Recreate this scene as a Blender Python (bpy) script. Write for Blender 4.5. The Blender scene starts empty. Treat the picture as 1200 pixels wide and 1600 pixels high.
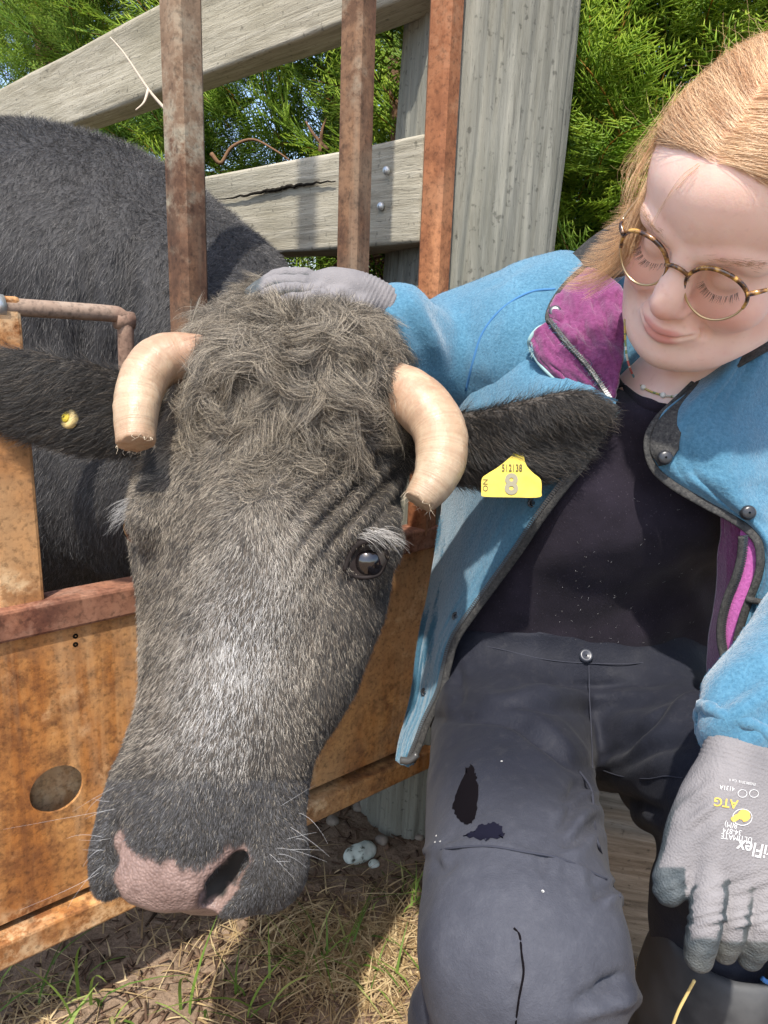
import bpy, math, random
import numpy as np
from mathutils import Vector, Matrix
from mathutils.bvhtree import BVHTree
random.seed(7); RNG = np.random.default_rng(7)
SC = bpy.context.scene; COL = SC.collection

# ---------------------------------------------------------------- camera
FPX = 1155.0; TH = math.radians(14.3); PH = math.radians(2.1)
C0 = np.array([0, 0, .93])
FW = np.array([0, math.cos(TH), -math.sin(TH)]); R0 = np.array([1., 0, 0]); U0 = np.array([0, math.sin(TH), math.cos(TH)])
RT = R0*math.cos(PH)+U0*math.sin(PH); UP = -R0*math.sin(PH)+U0*math.cos(PH)
cam = bpy.data.cameras.new('camera'); camo = bpy.data.objects.new('camera', cam); COL.objects.link(camo)
cam.sensor_fit = 'VERTICAL'; cam.sensor_height = 36; cam.lens = 36*FPX/1600
cam.clip_start = .02; cam.clip_end = 500
m = Matrix(((RT[0], UP[0], -FW[0], C0[0]), (RT[1], UP[1], -FW[1], C0[1]), (RT[2], UP[2], -FW[2], C0[2]), (0, 0, 0, 1)))
camo.matrix_world = m; SC.camera = camo

# ---------------------------------------------------------------- sky, sun, exposure
SUN_POS = np.array([-.10, -.48, .87]); SUN_POS = SUN_POS/np.linalg.norm(SUN_POS)   # towards the sun
w = bpy.data.worlds.new('World'); SC.world = w; w.use_nodes = True
nt = w.node_tree; nt.nodes.clear()
so = nt.nodes.new('ShaderNodeOutputWorld'); sb = nt.nodes.new('ShaderNodeBackground'); sk = nt.nodes.new('ShaderNodeTexSky')
sk.sky_type = 'NISHITA'; sk.sun_disc = False
sk.sun_elevation = math.asin(SUN_POS[2]); sk.sun_rotation = math.atan2(SUN_POS[0], SUN_POS[1])
sk.dust_density = 2.0; sk.ozone_density = .8
sb.inputs['Strength'].default_value = .15
nt.links.new(sk.outputs[0], sb.inputs[0]); nt.links.new(sb.outputs[0], so.inputs[0])
sl = bpy.data.lights.new('sun', 'SUN'); slo = bpy.data.objects.new('sun', sl); COL.objects.link(slo)
sl.energy = 3.2; sl.angle = math.radians(1.2); sl.color = (1, .95, .87)
slo.rotation_euler = Vector(SUN_POS).to_track_quat('Z', 'Y').to_euler(); slo.location = (-2, -2, 6)
SC.view_settings.view_transform = 'Standard'; SC.view_settings.look = 'None'
SC.view_settings.exposure = 1.1; SC.view_settings.gamma = 1; SC.view_settings.use_curve_mapping = False
SC.cycles.max_bounces = 8; SC.cycles.transparent_max_bounces = 12

# ---------------------------------------------------------------- pixel helpers (photo pixels -> world)
def ray(x, y): return FW+RT*((x-600)/FPX)+UP*((800-y)/FPX)
def P(x, y, d): return C0+d*ray(x, y)
def on_z(x, y, z):
    r = ray(x, y); return C0+r*((z-C0[2])/r[2])
def on_pl(x, y, p, n):
    r = ray(x, y); return C0+r*(np.dot(np.asarray(p)-C0, n)/np.dot(r, n))
def proj(p):
    v = np.asarray(p)-C0; d = v@FW
    return 600+FPX*(v@RT)/d, 800-FPX*(v@UP)/d, d
def unit(v):
    v = np.asarray(v, float); return v/(np.linalg.norm(v, axis=-1, keepdims=True)+1e-12)
def sstep(a, b, x):
    t = np.clip((x-a)/(b-a), 0, 1); return t*t*(3-2*t)
def spline(pts, n):
    """Catmull-Rom through pts (k,dim) -> n samples"""
    p = np.asarray(pts, float); k = len(p)
    q = np.vstack([2*p[0]-p[1], p, 2*p[-1]-p[-2]])
    t = np.linspace(0, k-1-1e-9, n); i = t.astype(int); u = (t-i)[:, None]
    a, b, c, d = q[i], q[i+1], q[i+2], q[i+3]
    return .5*((2*b)+(-a+c)*u+(2*a-5*b+4*c-d)*u**2+(-a+3*b-3*c+d)*u**3)

# ---------------------------------------------------------------- noise
_perm = np.random.default_rng(3).permutation(512)
_grad = unit(np.random.default_rng(4).normal(size=(512, 3)))
def noise(p, s=1.0, seed=0):
    p = np.asarray(p, float)*s+seed*17.31
    i = np.floor(p).astype(int); f = p-i; u = f*f*f*(f*(f*6-15)+10)
    def h(dx, dy, dz):
        a = _perm[(i[..., 0]+dx) & 511]; b = _perm[(a+i[..., 1]+dy) & 511]; g = _grad[_perm[(b+i[..., 2]+dz) & 511]]
        return (g*(f-np.array([dx, dy, dz]))).sum(-1)
    def L(a, b, t): return a+(b-a)*t
    x0 = L(L(h(0, 0, 0), h(1, 0, 0), u[..., 0]), L(h(0, 1, 0), h(1, 1, 0), u[..., 0]), u[..., 1])
    x1 = L(L(h(0, 0, 1), h(1, 0, 1), u[..., 0]), L(h(0, 1, 1), h(1, 1, 1), u[..., 0]), u[..., 1])
    return L(x0, x1, u[..., 2])*1.6
def fbm(p, s=1.0, o=3, seed=0):
    r = 0; a = 1
    for k in range(o): r = r+a*noise(p, s*2**k, seed+k); a *= .5
    return r

# ---------------------------------------------------------------- objects
def link(name, data, parent=None):
    o = bpy.data.objects.new(name, data); COL.objects.link(o)
    if parent is not None: o.parent = parent
    return o
def tag(o, label=None, cat=None, group=None, kind=None):
    if label: o['label'] = label
    if cat: o['category'] = cat
    if group: o['group'] = group
    if kind: o['kind'] = kind
    return o
def empty(name, label, cat, group=None):
    o = link(name, None); o.empty_display_size = .05
    return tag(o, label, cat, group)
def mesh(name, v, f, mat=None, parent=None, smooth=True):
    me = bpy.data.meshes.new(name)
    v = np.asarray(v, float)
    if isinstance(f, np.ndarray):
        k = f.shape[1]; me.vertices.add(len(v)); me.vertices.foreach_set('co', v.ravel())
        me.loops.add(f.size); me.loops.foreach_set('vertex_index', f.astype(np.int32).ravel())
        me.polygons.add(len(f)); me.polygons.foreach_set('loop_start', np.arange(0, f.size, k, dtype=np.int32))
        me.update(calc_edges=True); me.validate()
    else:
        me.from_pydata(v.tolist(), [], f); me.update()
    if smooth: me.polygons.foreach_set('use_smooth', np.ones(len(me.polygons), bool))
    if mat is not None:
        for q in (mat if isinstance(mat, (list, tuple)) else [mat]): me.materials.append(q)
    return link(name, me, parent)
def vattr(o, name, arr):
    arr = np.asarray(arr, float); me = o.data
    if arr.ndim == 1:
        a = me.attributes.new(name, 'FLOAT', 'POINT'); a.data.foreach_set('value', arr)
    else:
        a = me.attributes.new(name, 'FLOAT_COLOR', 'POINT')
        if arr.shape[1] == 3: arr = np.c_[arr, np.ones(len(arr))]
        a.data.foreach_set('color', arr.ravel())
def verts(o):
    a = np.empty(len(o.data.vertices)*3); o.data.vertices.foreach_get('co', a); return a.reshape(-1, 3)
def normals(o):
    a = np.empty(len(o.data.vertices)*3, np.float32); o.data.vertices.foreach_get('normal', a); return a.reshape(-1, 3).astype(float)
def setverts(o, v): o.data.vertices.foreach_set('co', np.asarray(v, float).ravel()); o.data.update()
def mods(o, bevel=0, sub=0, solid=0, off=0, seg=2):
    if solid:
        q = o.modifiers.new('s', 'SOLIDIFY'); q.thickness = solid; q.offset = off
    if bevel:
        q = o.modifiers.new('b', 'BEVEL'); q.width = bevel; q.segments = seg; q.limit_method = 'ANGLE'
    if sub:
        q = o.modifiers.new('u', 'SUBSURF'); q.levels = sub; q.render_levels = sub
    return o
def bvh(o):
    me = o.data; return BVHTree.FromPolygons([q.co.copy() for q in me.vertices], [list(p.vertices) for p in me.polygons])
def hit(tree, px, py):
    h = tree.ray_cast(Vector(C0), Vector(unit(ray(px, py))))
    return (np.array(h[0]), np.array(h[1])) if h[0] is not None else (None, None)
class MB:
    """collects simple solids into one mesh"""
    def __init__(s): s.v = []; s.f = []
    def add(s, v, f):
        n = len(s.v); s.v += [tuple(map(float, q)) for q in v]; s.f += [tuple(i+n for i in q) for q in f]
    def box(s, a, b, M=None):
        v = [(x, y, z) for x in (a[0], b[0]) for y in (a[1], b[1]) for z in (a[2], b[2])]
        if M is not None: v = [tuple(M(np.array(q))) for q in v]
        s.add(v, [(0, 1, 3, 2), (4, 6, 7, 5), (0, 4, 5, 1), (2, 3, 7, 6), (0, 2, 6, 4), (1, 5, 7, 3)])
    def tube(s, pts, rad, n=10, cap=True, flat=None):
        """pts (k,3); rad scalar, (k,) or (k,2)"""
        p = np.asarray(pts, float); k = len(p); rad = np.asarray(rad, float)
        if rad.ndim == 0: rad = np.full((k, 2), float(rad))
        elif rad.ndim == 1: rad = np.c_[rad, rad]
        t = unit(np.gradient(p, axis=0)); a = np.array([0, 0, 1.]) if flat is None else np.asarray(flat, float)
        if flat is None and abs(t[0]@a) > .9: a = np.array([1., 0, 0])
        nn = unit(a-t[0]*(a@t[0])); vs = []
        ang = np.linspace(0, 2*math.pi, n, endpoint=False)
        for i in range(k):
            nn = unit(nn-t[i]*(nn@t[i])); bb = np.cross(t[i], nn)
            vs.append(p[i]+np.cos(ang)[:, None]*nn*rad[i, 0]+np.sin(ang)[:, None]*bb*rad[i, 1])
        f = [(i*n+j, i*n+(j+1) % n, (i+1)*n+(j+1) % n, (i+1)*n+j) for i in range(k-1) for j in range(n)]
        if cap: f += [tuple(range(n-1, -1, -1)), tuple((k-1)*n+j for j in range(n))]
        s.add(np.vstack(vs), f)
    def build(s, name, mat=None, parent=None, smooth=True): return mesh(name, s.v, s.f, mat, parent, smooth)
def disc(name, p, nrm, r, h, mat, parent, n=20, dome=.3):
    """small button: lathe round the normal"""
    nrm = unit(nrm); a = unit(np.cross(nrm, [0.3, .2, .9])); b = np.cross(nrm, a)
    prof = [(r, -h), (r, h*.4), (r*.88, h*.8), (r*.8, h), (r*.55, h*(1+dome*.5)), (0.001, h*(1+dome))]
    v = []; ang = np.linspace(0, 2*math.pi, n, endpoint=False)
    for q, z in prof: v += list(p+np.cos(ang)[:, None]*a*q+np.sin(ang)[:, None]*b*q+nrm*z)
    f = [(i*n+j, i*n+(j+1) % n, (i+1)*n+(j+1) % n, (i+1)*n+j) for i in range(len(prof)-1) for j in range(n)]
    return mesh(name, v, f, mat, parent)
def patch(name, rows, nu, nv, mat, parent, thick=.005, fn=None):
    """smooth surface through a grid of points rows[v][u] = world xyz"""
    g = np.array([spline(r, nu) for r in rows]); g = np.array([spline(g[:, i], nv) for i in range(nu)]).transpose(1, 0, 2)
    v = g.reshape(-1, 3)
    if fn is not None:
        uu, vv = np.meshgrid(np.linspace(0, 1, nu), np.linspace(0, 1, nv)); v = fn(v, uu.ravel(), vv.ravel())
    i = np.arange(nv-1)[:, None]*nu+np.arange(nu-1); i = i.ravel()
    f = np.stack([i, i+1, i+nu+1, i+nu], 1)
    o = mesh(name, v, f, mat, parent)
    if thick: mods(o, solid=thick, off=0)
    return o

# ---------------------------------------------------------------- implicit modelling (surface nets)
class SDF:
    def __init__(s, lo, hi, h):
        s.lo = np.array(lo, float); s.h = h; s.n = np.ceil((np.array(hi)-s.lo)/h).astype(int)+1
        s.D = np.full(s.n, .2, np.float32)
    def _box(s, lo, hi, k):
        m_ = k+4*s.h
        a = np.clip(np.floor((np.array(lo)-m_-s.lo)/s.h).astype(int), 0, s.n); b = np.clip(np.ceil((np.array(hi)+m_-s.lo)/s.h).astype(int)+1, 0, s.n)
        sl_ = tuple(slice(a[i], b[i]) for i in range(3))
        ax = [s.lo[i]+s.h*np.arange(a[i], b[i]) for i in range(3)]
        return sl_, (np.stack(np.meshgrid(*ax, indexing='ij'), -1) if min(b-a) > 0 else None)
    def apply(s, fn, lo, hi, k=.01, op='u'):
        sl_, p = s._box(lo, hi, k)
        if p is None: return
        d = fn(p); D = s.D[sl_]
        if op == 's':   # smooth subtraction
            hh = np.maximum(k-np.abs(-d-D), 0)/k; s.D[sl_] = np.maximum(D, -d)+hh*hh*k*.25
        else:
            hh = np.maximum(k-np.abs(d-D), 0)/k; s.D[sl_] = np.minimum(D, d)-hh*hh*k*.25
    def ell(s, c, r, k=.01, M=None, op='u'):
        c = np.asarray(c, float); r = np.asarray(r, float)*np.ones(3); R_ = r.max(); M = np.eye(3) if M is None else np.asarray(M, float)
        def fn(p):
            q = (p-c)@M.T; a = np.sqrt(((q/r)**2).sum(-1)); b = np.sqrt(((q/(r*r))**2).sum(-1))
            return np.where(a < 1e-4, -r.min(), a*(a-1)/(b+1e-9))
        s.apply(fn, c-R_, c+R_, k, op)
    def cone(s, a, b, ra, rb, k=.01, op='u', flat=None):
        """round cone; flat=(axis vector, factor) squashes along an axis"""
        a = np.asarray(a, float); b = np.asarray(b, float)
        ab = b-a; L2 = ab@ab
        def fn(p):
            q = p-a; t = np.clip((q@ab)/L2, 0, 1); v = q-t[..., None]*ab
            if flat is not None:
                ax = unit(flat[0]); v = v+np.multiply.outer(v@ax, ax)*(1/flat[1]-1)
            r = ra+(rb-ra)*t
            dd = np.sqrt((v**2).sum(-1))-r
            return dd if flat is None else dd*min(1, flat[1]*1.0)
        R_ = max(ra, rb)
        s.apply(fn, np.minimum(a, b)-R_, np.maximum(a, b)+R_, k, op)
    def chain(s, pts, rad, k=.01, n=None, op='u', flat=None, k0=None, hard=False):
        p = np.asarray(pts, float); rad = np.asarray(rad, float)*np.ones(len(p))
        if n: q = spline(np.c_[p, rad], n); p, rad = q[:, :3], q[:, 3]
        if hard:
            def fn(x):
                o = None
                for i in range(len(p)-1):
                    ab = p[i+1]-p[i]; v = x-p[i]; t = np.clip((v@ab)/(ab@ab), 0, 1); d = np.sqrt(((v-t[..., None]*ab)**2).sum(-1))-(rad[i]+(rad[i+1]-rad[i])*t)
                    o = d if o is None else np.minimum(o, d)
                return o
            s.apply(fn, (p-rad[:, None]).min(0), (p+rad[:, None]).max(0), k, op); return
        for i in range(len(p)-1): s.cone(p[i], p[i+1], rad[i], rad[i+1], (k0 if (i == 0 and k0) else k), op, flat)
    def sections(s, tab, k=.01, ex=2.3):
        """tab rows: py, cx, hw(px), front d, back d -- superelliptic sections along the picture's vertical, drawn at depth"""
        T = np.asarray(tab, float); cor = []
        for r in T:
            for x in (r[1]-r[2], r[1]+r[2]):
                for d in (r[3], r[4]): cor.append(P(x, r[0], d))
        cor = np.array(cor)
        yy = np.linspace(T[0, 0], T[-1, 0], 200)
        sp = spline(T, 400); o = np.argsort(sp[:, 0]); sp = sp[o]
        def fn(p):
            v = p-C0; d = v@FW; px = 600+FPX*(v@RT)/d; py = 800-FPX*(v@UP)/d
            I = lambda j: np.interp(py, sp[:, 0], sp[:, j])
            cx, hw, df, db = I(1), I(2), I(3), I(4); cd = (df+db)/2; hd = (db-df)/2
            sc = cd/FPX; a = np.abs(px-cx)/np.maximum(hw, 1); b = np.abs(d-cd)/np.maximum(hd, .002)
            g = (a**ex+b**ex)**(1/ex); r = np.minimum(hw*sc, hd)
            dd = (g-1)*r
            e = np.maximum(T[0, 0]-py, py-T[-1, 0])*sc
            return np.where(e > 0, np.sqrt(np.maximum(dd, 0)**2+e*e), np.maximum(dd, e-.0))
        s.apply(fn, cor.min(0), cor.max(0), k)
    def mesh(s, name, mat, parent=None, smooth=1, disp=None):
        D = s.D; n = np.array(D.shape); S = D < 0
        c = np.zeros(n-1, np.uint8)
        for dx in (0, 1):
            for dy in (0, 1):
                for dz in (0, 1): c += S[dx:n[0]-1+dx, dy:n[1]-1+dy, dz:n[2]-1+dz]
        act = np.argwhere((c > 0) & (c < 8)); idx = np.full(n-1, -1, np.int64); idx[tuple(act.T)] = np.arange(len(act))
        acc = np.zeros((len(act), 3)); cnt = np.zeros(len(act))
        for ax in range(3):
            o1, o2 = [q for q in range(3) if q != ax]
            for u in (0, 1):
                for v_ in (0, 1):
                    A = act.copy(); A[:, o1] += u; A[:, o2] += v_; B = A.copy(); B[:, ax] += 1
                    da = D[tuple(A.T)]; db = D[tuple(B.T)]; mk = (da < 0) != (db < 0)
                    t = np.where(mk, da/(da-db+1e-12), 0); pt = A.astype(float); pt[:, ax] += t
                    acc[mk] += pt[mk]; cnt[mk] += 1
        V = s.lo+s.h*acc/np.maximum(cnt, 1)[:, None]
        Q = []
        for ax in range(3):
            o1, o2 = (ax+1) % 3, (ax+2) % 3
            a = [slice(None)]*3; b = [slice(None)]*3; a[ax] = slice(0, -1); b[ax] = slice(1, None)
            ch = S[tuple(a)] != S[tuple(b)]
            e = np.argwhere(ch); e = e[(e[:, o1] > 0) & (e[:, o2] > 0) & (e[:, o1] < n[o1]-1) & (e[:, o2] < n[o2]-1)]
            q = []
            for du, dv in ((-1, -1), (0, -1), (0, 0), (-1, 0)):
                A = e.copy(); A[:, o1] += du; A[:, o2] += dv; q.append(idx[tuple(A.T)])
            q = np.stack(q, 1); fl = S[tuple(e.T)]
            q[~fl] = q[~fl][:, ::-1]; Q.append(q)
        Q = np.vstack(Q); Q = Q[(Q >= 0).all(1)]
        V = relax(V, Q, smooth)
        o = mesh(name, V, Q, mat, parent)
        if disp is not None:
            V = disp(verts(o), normals(o)); setverts(o, V)
        return o
def relax(V, Q, it):
    for _ in range(it):
        acc = np.zeros_like(V); cnt = np.zeros(len(V))
        for i in range(4):
            for j in (1, 3):
                np.add.at(acc, Q[:, i], V[Q[:, (i+j) % 4]]); np.add.at(cnt, Q[:, i], 1)
        V = V*.4+.6*acc/np.maximum(cnt, 1)[:, None]
    return V
def rotz_img(a):
    """3x3 rows = axes (image right, image up, towards depth) rotated by a degrees in the image plane (clockwise positive)"""
    a = math.radians(a); return np.array([RT*math.cos(a)-UP*math.sin(a), RT*math.sin(a)+UP*math.cos(a), FW])

# ---------------------------------------------------------------- hair (real strands)
def strands(name, pts, rad, col, mat, parent):
    """pts (n,k,3) root to tip; rad root radius (n,) ; col (n,3)"""
    n, k = pts.shape[:2]
    cu = bpy.data.hair_curves.new(name); cu.add_curves([k]*n)
    cu.attributes['position'].data.foreach_set('vector', pts.astype(np.float32).ravel()) if 'position' in cu.attributes else None
    r = (np.asarray(rad)*np.ones(n))[:, None]*np.linspace(1, .25, k)[None, :]
    a = cu.attributes.get('radius') or cu.attributes.new('radius', 'FLOAT', 'POINT'); a.data.foreach_set('value', r.astype(np.float32).ravel())
    a = cu.attributes.new('col', 'FLOAT_COLOR', 'CURVE'); a.data.foreach_set('color', np.c_[col, np.ones(n)].astype(np.float32).ravel())
    cu.materials.append(mat)
    return link(name, cu, parent)
def scatter(o, n, mask=None, seed=1):
    """n random points on mesh o weighted by area*mask -> pos, normal, (tri, bary)"""
    me = o.data; me.calc_loop_triangles()
    T = np.empty(len(me.loop_triangles)*3, np.int32); me.loop_triangles.foreach_get('vertices', T); T = T.reshape(-1, 3)
    V = verts(o); N = normals(o); a = V[T]
    ar = np.linalg.norm(np.cross(a[:, 1]-a[:, 0], a[:, 2]-a[:, 0]), axis=1)
    if mask is not None: ar = ar*mask(a.mean(1), N[T].mean(1))
    rg = np.random.default_rng(seed); t = rg.choice(len(T), n, p=ar/ar.sum())
    u = rg.random((n, 2)); fl = u.sum(1) > 1; u[fl] = 1-u[fl]; b = np.c_[1-u.sum(1), u]
    return (V[T[t]]*b[..., None]).sum(1), unit((N[T[t]]*b[..., None]).sum(1))
def grow(pos, nrm, dirv, length, lift, k=5, bend=.5, jit=.25, seed=2, sink=.001, grav=0.0):
    """fur: strands leaning along dirv (tangential), lift 0..1 = how far they stand off"""
    rg = np.random.default_rng(seed); n = len(pos)
    d = dirv-nrm*(dirv*nrm).sum(1)[:, None]; d = unit(d+rg.normal(size=(n, 3))*jit)
    lift = np.asarray(lift)*np.ones(n); L = np.asarray(length)*np.ones(n)*rg.uniform(.6, 1.2, n)
    out = np.empty((n, k, 3)); p = pos-nrm*sink; out[:, 0] = p
    for i in range(1, k):
        f = i/(k-1); dd = unit(d*(1-lift*(1-f*bend))[:, None]+nrm*(lift*(1-f*bend*1.2))[:, None]+np.array([0, 0, -grav*f]))
        p = p+dd*(L/(k-1))[:, None]; out[:, i] = p
    return out

# ---------------------------------------------------------------- materials
class NB:
    def __init__(s, name, rough=.6, spec=.3):
        s.m = bpy.data.materials.new(name); s.m.use_nodes = True; s.t = s.m.node_tree; s.t.nodes.clear()
        s.o = s.n('ShaderNodeOutputMaterial'); s.b = s.n('ShaderNodeBsdfPrincipled'); s.l(s.b.outputs[0], s.o.inputs[0])
        s.b.inputs['Roughness'].default_value = rough; s.b.inputs['Specular IOR Level'].default_value = spec
        s.tc = s.n('ShaderNodeTexCoord').outputs['Object']
    def n(s, t): return s.t.nodes.new(t)
    def l(s, a, b): s.t.links.new(a, b)
    def put(s, sock, v):
        if hasattr(v, 'is_output') or isinstance(v, bpy.types.NodeSocket): s.l(v, sock)
        else: sock.default_value = v if not isinstance(v, tuple) or len(v) != 3 or sock.type != 'RGBA' else (*v, 1)
    def map(s, sc=(1, 1, 1), rot=(0, 0, 0), v=None):
        q = s.n('ShaderNodeMapping'); q.inputs['Scale'].default_value = sc; q.inputs['Rotation'].default_value = rot; s.l(v or s.tc, q.inputs[0]); return q.outputs[0]
    def noise(s, sc, det=4, rough=.55, v=None, dist=0):
        q = s.n('ShaderNodeTexNoise'); q.inputs['Scale'].default_value = sc; q.inputs['Detail'].default_value = det; q.inputs['Roughness'].default_value = rough
        q.inputs['Distortion'].default_value = dist; s.l(v or s.tc, q.inputs['Vector']); return q.outputs['Fac']
    def voro(s, sc, feat='F1', v=None, out='Distance'):
        q = s.n('ShaderNodeTexVoronoi'); q.feature = feat; q.inputs['Scale'].default_value = sc; s.l(v or s.tc, q.inputs['Vector']); return q.outputs[out]
    def wave(s, sc, dist=2, det=2, v=None, dirn='X', dsc=1):
        q = s.n('ShaderNodeTexWave'); q.bands_direction = dirn; q.inputs['Scale'].default_value = sc; q.inputs['Distortion'].default_value = dist
        q.inputs['Detail'].default_value = det; q.inputs['Detail Scale'].default_value = dsc; s.l(v or s.tc, q.inputs['Vector']); return q.outputs['Fac']
    def ramp(s, f, st):
        q = s.n('ShaderNodeValToRGB'); e = q.color_ramp.elements
        while len(e) < len(st): e.new(.5)
        for a, (p, c) in zip(e, st):
            a.position = p; a.color = (*c, 1) if isinstance(c, tuple) else (c, c, c, 1)
        s.l(f, q.inputs[0]); return q.outputs[0]
    def mix(s, f, a, b, mode='MIX'):
        q = s.n('ShaderNodeMix'); q.data_type = 'RGBA'; q.blend_type = mode
        s.put(q.inputs[0], f); s.put(q.inputs[6], a); s.put(q.inputs[7], b); return q.outputs[2]
    def math(s, op, a, b=0.0, c=0.0):
        q = s.n('ShaderNodeMath'); q.operation = op; s.put(q.inputs[0], a); s.put(q.inputs[1], b); s.put(q.inputs[2], c); return q.outputs[0]
    def attr(s, name, out='Fac'):
        q = s.n('ShaderNodeAttribute'); q.attribute_name = name; return q.outputs[out]
    def bump(s, h, st=.3, dist=.002, prev=None):
        q = s.n('ShaderNodeBump'); q.inputs['Strength'].default_value = st; q.inputs['Distance'].default_value = dist; s.l(h, q.inputs['Height'])
        if prev is not None: s.l(prev, q.inputs['Normal'])
        return q.outputs[0]
    def col(s, c): s.put(s.b.inputs['Base Color'], c); return s
    def set(s, **k):
        for a, v in k.items(): s.put(s.b.inputs[a.replace('_', ' ')], v)
        return s
    def norm(s, v): s.l(v, s.b.inputs['Normal']); return s
def plain(name, c, rough=.6, spec=.3, **k):
    q = NB(name, rough, spec).col(c).set(**k); return q.m
def hairmat(name, rough=.45, spec=.4, sss=False):
    q = NB(name, rough, spec); q.l(q.attr('col', 'Color'), q.b.inputs['Base Color']); return q.m
# ================================================================ materials of the setting
def wood_mat(name, c0, c1, c2, axis=0, scale=1.0, crack=1.0):
    q = NB(name, .85, .15); sc = [14, 14, 14]; sc[axis] = 1.0; v = q.map(tuple(x*scale for x in sc))
    big = q.noise(2.2, 3, .6); g = q.noise(6, 8, .7, v, .6); fine = q.noise(26, 5, .75, v)
    col = q.ramp(g, [(.28, c0), (.5, c1), (.72, c2)])
    col = q.mix(q.ramp(big, [(.35, 0.0), (.7, .55)]), col, (c0[0]*1.1, c0[1]*1.15, c0[2]*1.05))
    dk = q.ramp(fine, [(.30, .35), (.42, 1.0)]); col = q.mix(1.0, col, dk, 'MULTIPLY')
    sp = q.ramp(q.noise(90, 2), [(.62, 1.0), (.72, .55)]); col = q.mix(1.0, col, sp, 'MULTIPLY')
    q.col(col); b = q.bump(g, .5, .004); b = q.bump(fine, .6, .0025*crack, b); q.norm(b); return q.m
def rust_mat(name, dark, mid, light, paint, pamt=.5, stretch=(1, 1, .35), seed=0):
    q = NB(name, .75, .3); v = q.map(stretch); v2 = q.map((1, 1, 1), (seed, seed*2, 0))
    n1 = q.noise(9, 8, .68, v, .4); n2 = q.noise(38, 6, .7, v2); n3 = q.noise(4, 5, .6, v2, .3); sp = q.noise(160, 3, .6)
    col = q.ramp(n1, [(.30, dark), (.47, mid), (.62, light), (.75, mid)])
    col = q.mix(q.ramp(n2, [(.42, 0.0), (.62, .7)]), col, dark)
    col = q.mix(q.math('MULTIPLY', q.ramp(n3, [(.54, 0.0), (.62, 1.0)]), q.ramp(n2, [(.40, 1.0), (.56, 0.0)])), col, q.mix(pamt, mid, paint))
    run = q.noise(22, 4, .6, q.map((1, 1, .05), (0, 0, seed))); big = q.noise(2.6, 4, .6, v2)
    col = q.mix(q.ramp(run, [(.56, 0.0), (.68, .45)]), col, q.mix(.5, light, paint)); col = q.mix(q.ramp(run, [(.30, .5), (.40, 0.0)]), col, dark); col = q.mix(q.ramp(big, [(.50, 0.0), (.62, .6)]), col, q.mix(.35, light, paint)); col = q.mix(q.ramp(big, [(.34, .55), (.44, 0.0)]), col, q.mix(.5, dark, mid))
    col = q.mix(1.0, col, q.ramp(sp, [(.3, .55), (.5, 1.0)]), 'MULTIPLY')
    q.col(col); q.set(Roughness=q.ramp(n2, [(.3, .6), (.7, .9)]))
    b = q.bump(n2, .5, .0015); q.norm(q.bump(sp, .35, .0006, b)); return q.m
M_RAIL = wood_mat('weathered_rail_wood', (.19, .165, .12), (.37, .335, .26), (.52, .475, .385), 0)
M_POST = wood_mat('grey_post_wood', (.13, .125, .10), (.215, .21, .175), (.31, .30, .25), 2, .8, 1.1)
M_LOG = wood_mat('sleeper_wood', (.10, .075, .05), (.26, .20, .14), (.42, .34, .25), 0)
M_RUSTP = rust_mat('rusty_panel_steel', (.085, .030, .014), (.36, .138, .034), (.50, .25, .085), (.64, .48, .29), .95, (1, 1, .16), 1)
M_RUSTT = rust_mat('tan_sheet_steel', (.30, .14, .05), (.55, .36, .18), (.66, .50, .30), (.72, .60, .42), .8, (1, 1, .4), 6)
M_RUSTB = rust_mat('rusty_post_steel', (.05, .026, .017), (.155, .078, .042), (.25, .14, .075), (.30, .29, .22), .8, (1, 1, .25), 2)
M_RUSTO = rust_mat('orange_post_steel', (.15, .055, .025), (.33, .13, .055), (.45, .2, .09), (.42, .28, .17), .5, (1, 1, .25), 3)
M_RUSTR = rust_mat('red_rail_steel', (.07, .026, .017), (.20, .075, .042), (.30, .13, .07), (.27, .18, .13), .5, (1, 1, 1), 4)
M_PIPE = rust_mat('brown_pipe_steel', (.07, .035, .025), (.2, .11, .075), (.3, .2, .14), (.3, .27, .22), .6, (1, 1, 1), 5)
M_NAIL = plain('zinc_nail', (.6, .6, .58), .4, .5, Metallic=.8)

# ================================================================ ground
def ground_h(p):
    p = np.c_[p[:, :2], np.zeros(len(p))]
    r = np.hypot(p[:, 0], p[:, 1]-1); f = 1-sstep(3, 8, r)
    return (fbm(p, 2.2, 3, 1)*.018+fbm(p, 14, 3, 2)*.009+np.maximum(noise(p, 45, 5), 0)*.006)*f
t = np.linspace(-1, 1, 421); gx = np.sinh(t*5.6)/np.sinh(5.6)*60*1.0
t = np.sign(t)*np.abs(t); gx = np.where(np.abs(t) < .75, t/.75*1.9, np.sign(t)*(1.9+(np.abs(t)-.75)**2*16*58))
X, Y = np.meshgrid(gx, gx+1.15); v = np.c_[X.ravel(), Y.ravel(), np.zeros(X.size)]; v[:, 2] = ground_h(v)
i = (np.arange(420)[:, None]*421+np.arange(420)).ravel(); f = np.stack([i, i+1, i+422, i+421], 1)
q = NB('dry_soil', .95, .1); n1 = q.noise(3, 5, .6); n2 = q.noise(30, 6, .7); n3 = q.noise(170, 4, .7); vv = q.voro(95)
c = q.ramp(n2, [(.28, (.085, .052, .032)), (.5, (.18, .122, .080)), (.72, (.29, .21, .145))])
c = q.mix(q.ramp(n1, [(.38, 0.0), (.62, .8)]), c, (.25, .18, .125)); c = q.mix(1.0, c, q.ramp(n3, [(.3, .6), (.6, 1.1)]), 'MULTIPLY')
q.col(c); q.norm(q.bump(vv, .35, .004, q.bump(n3, .7, .004, q.bump(n2, .6, .01)))); M_SOIL = q.m
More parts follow.
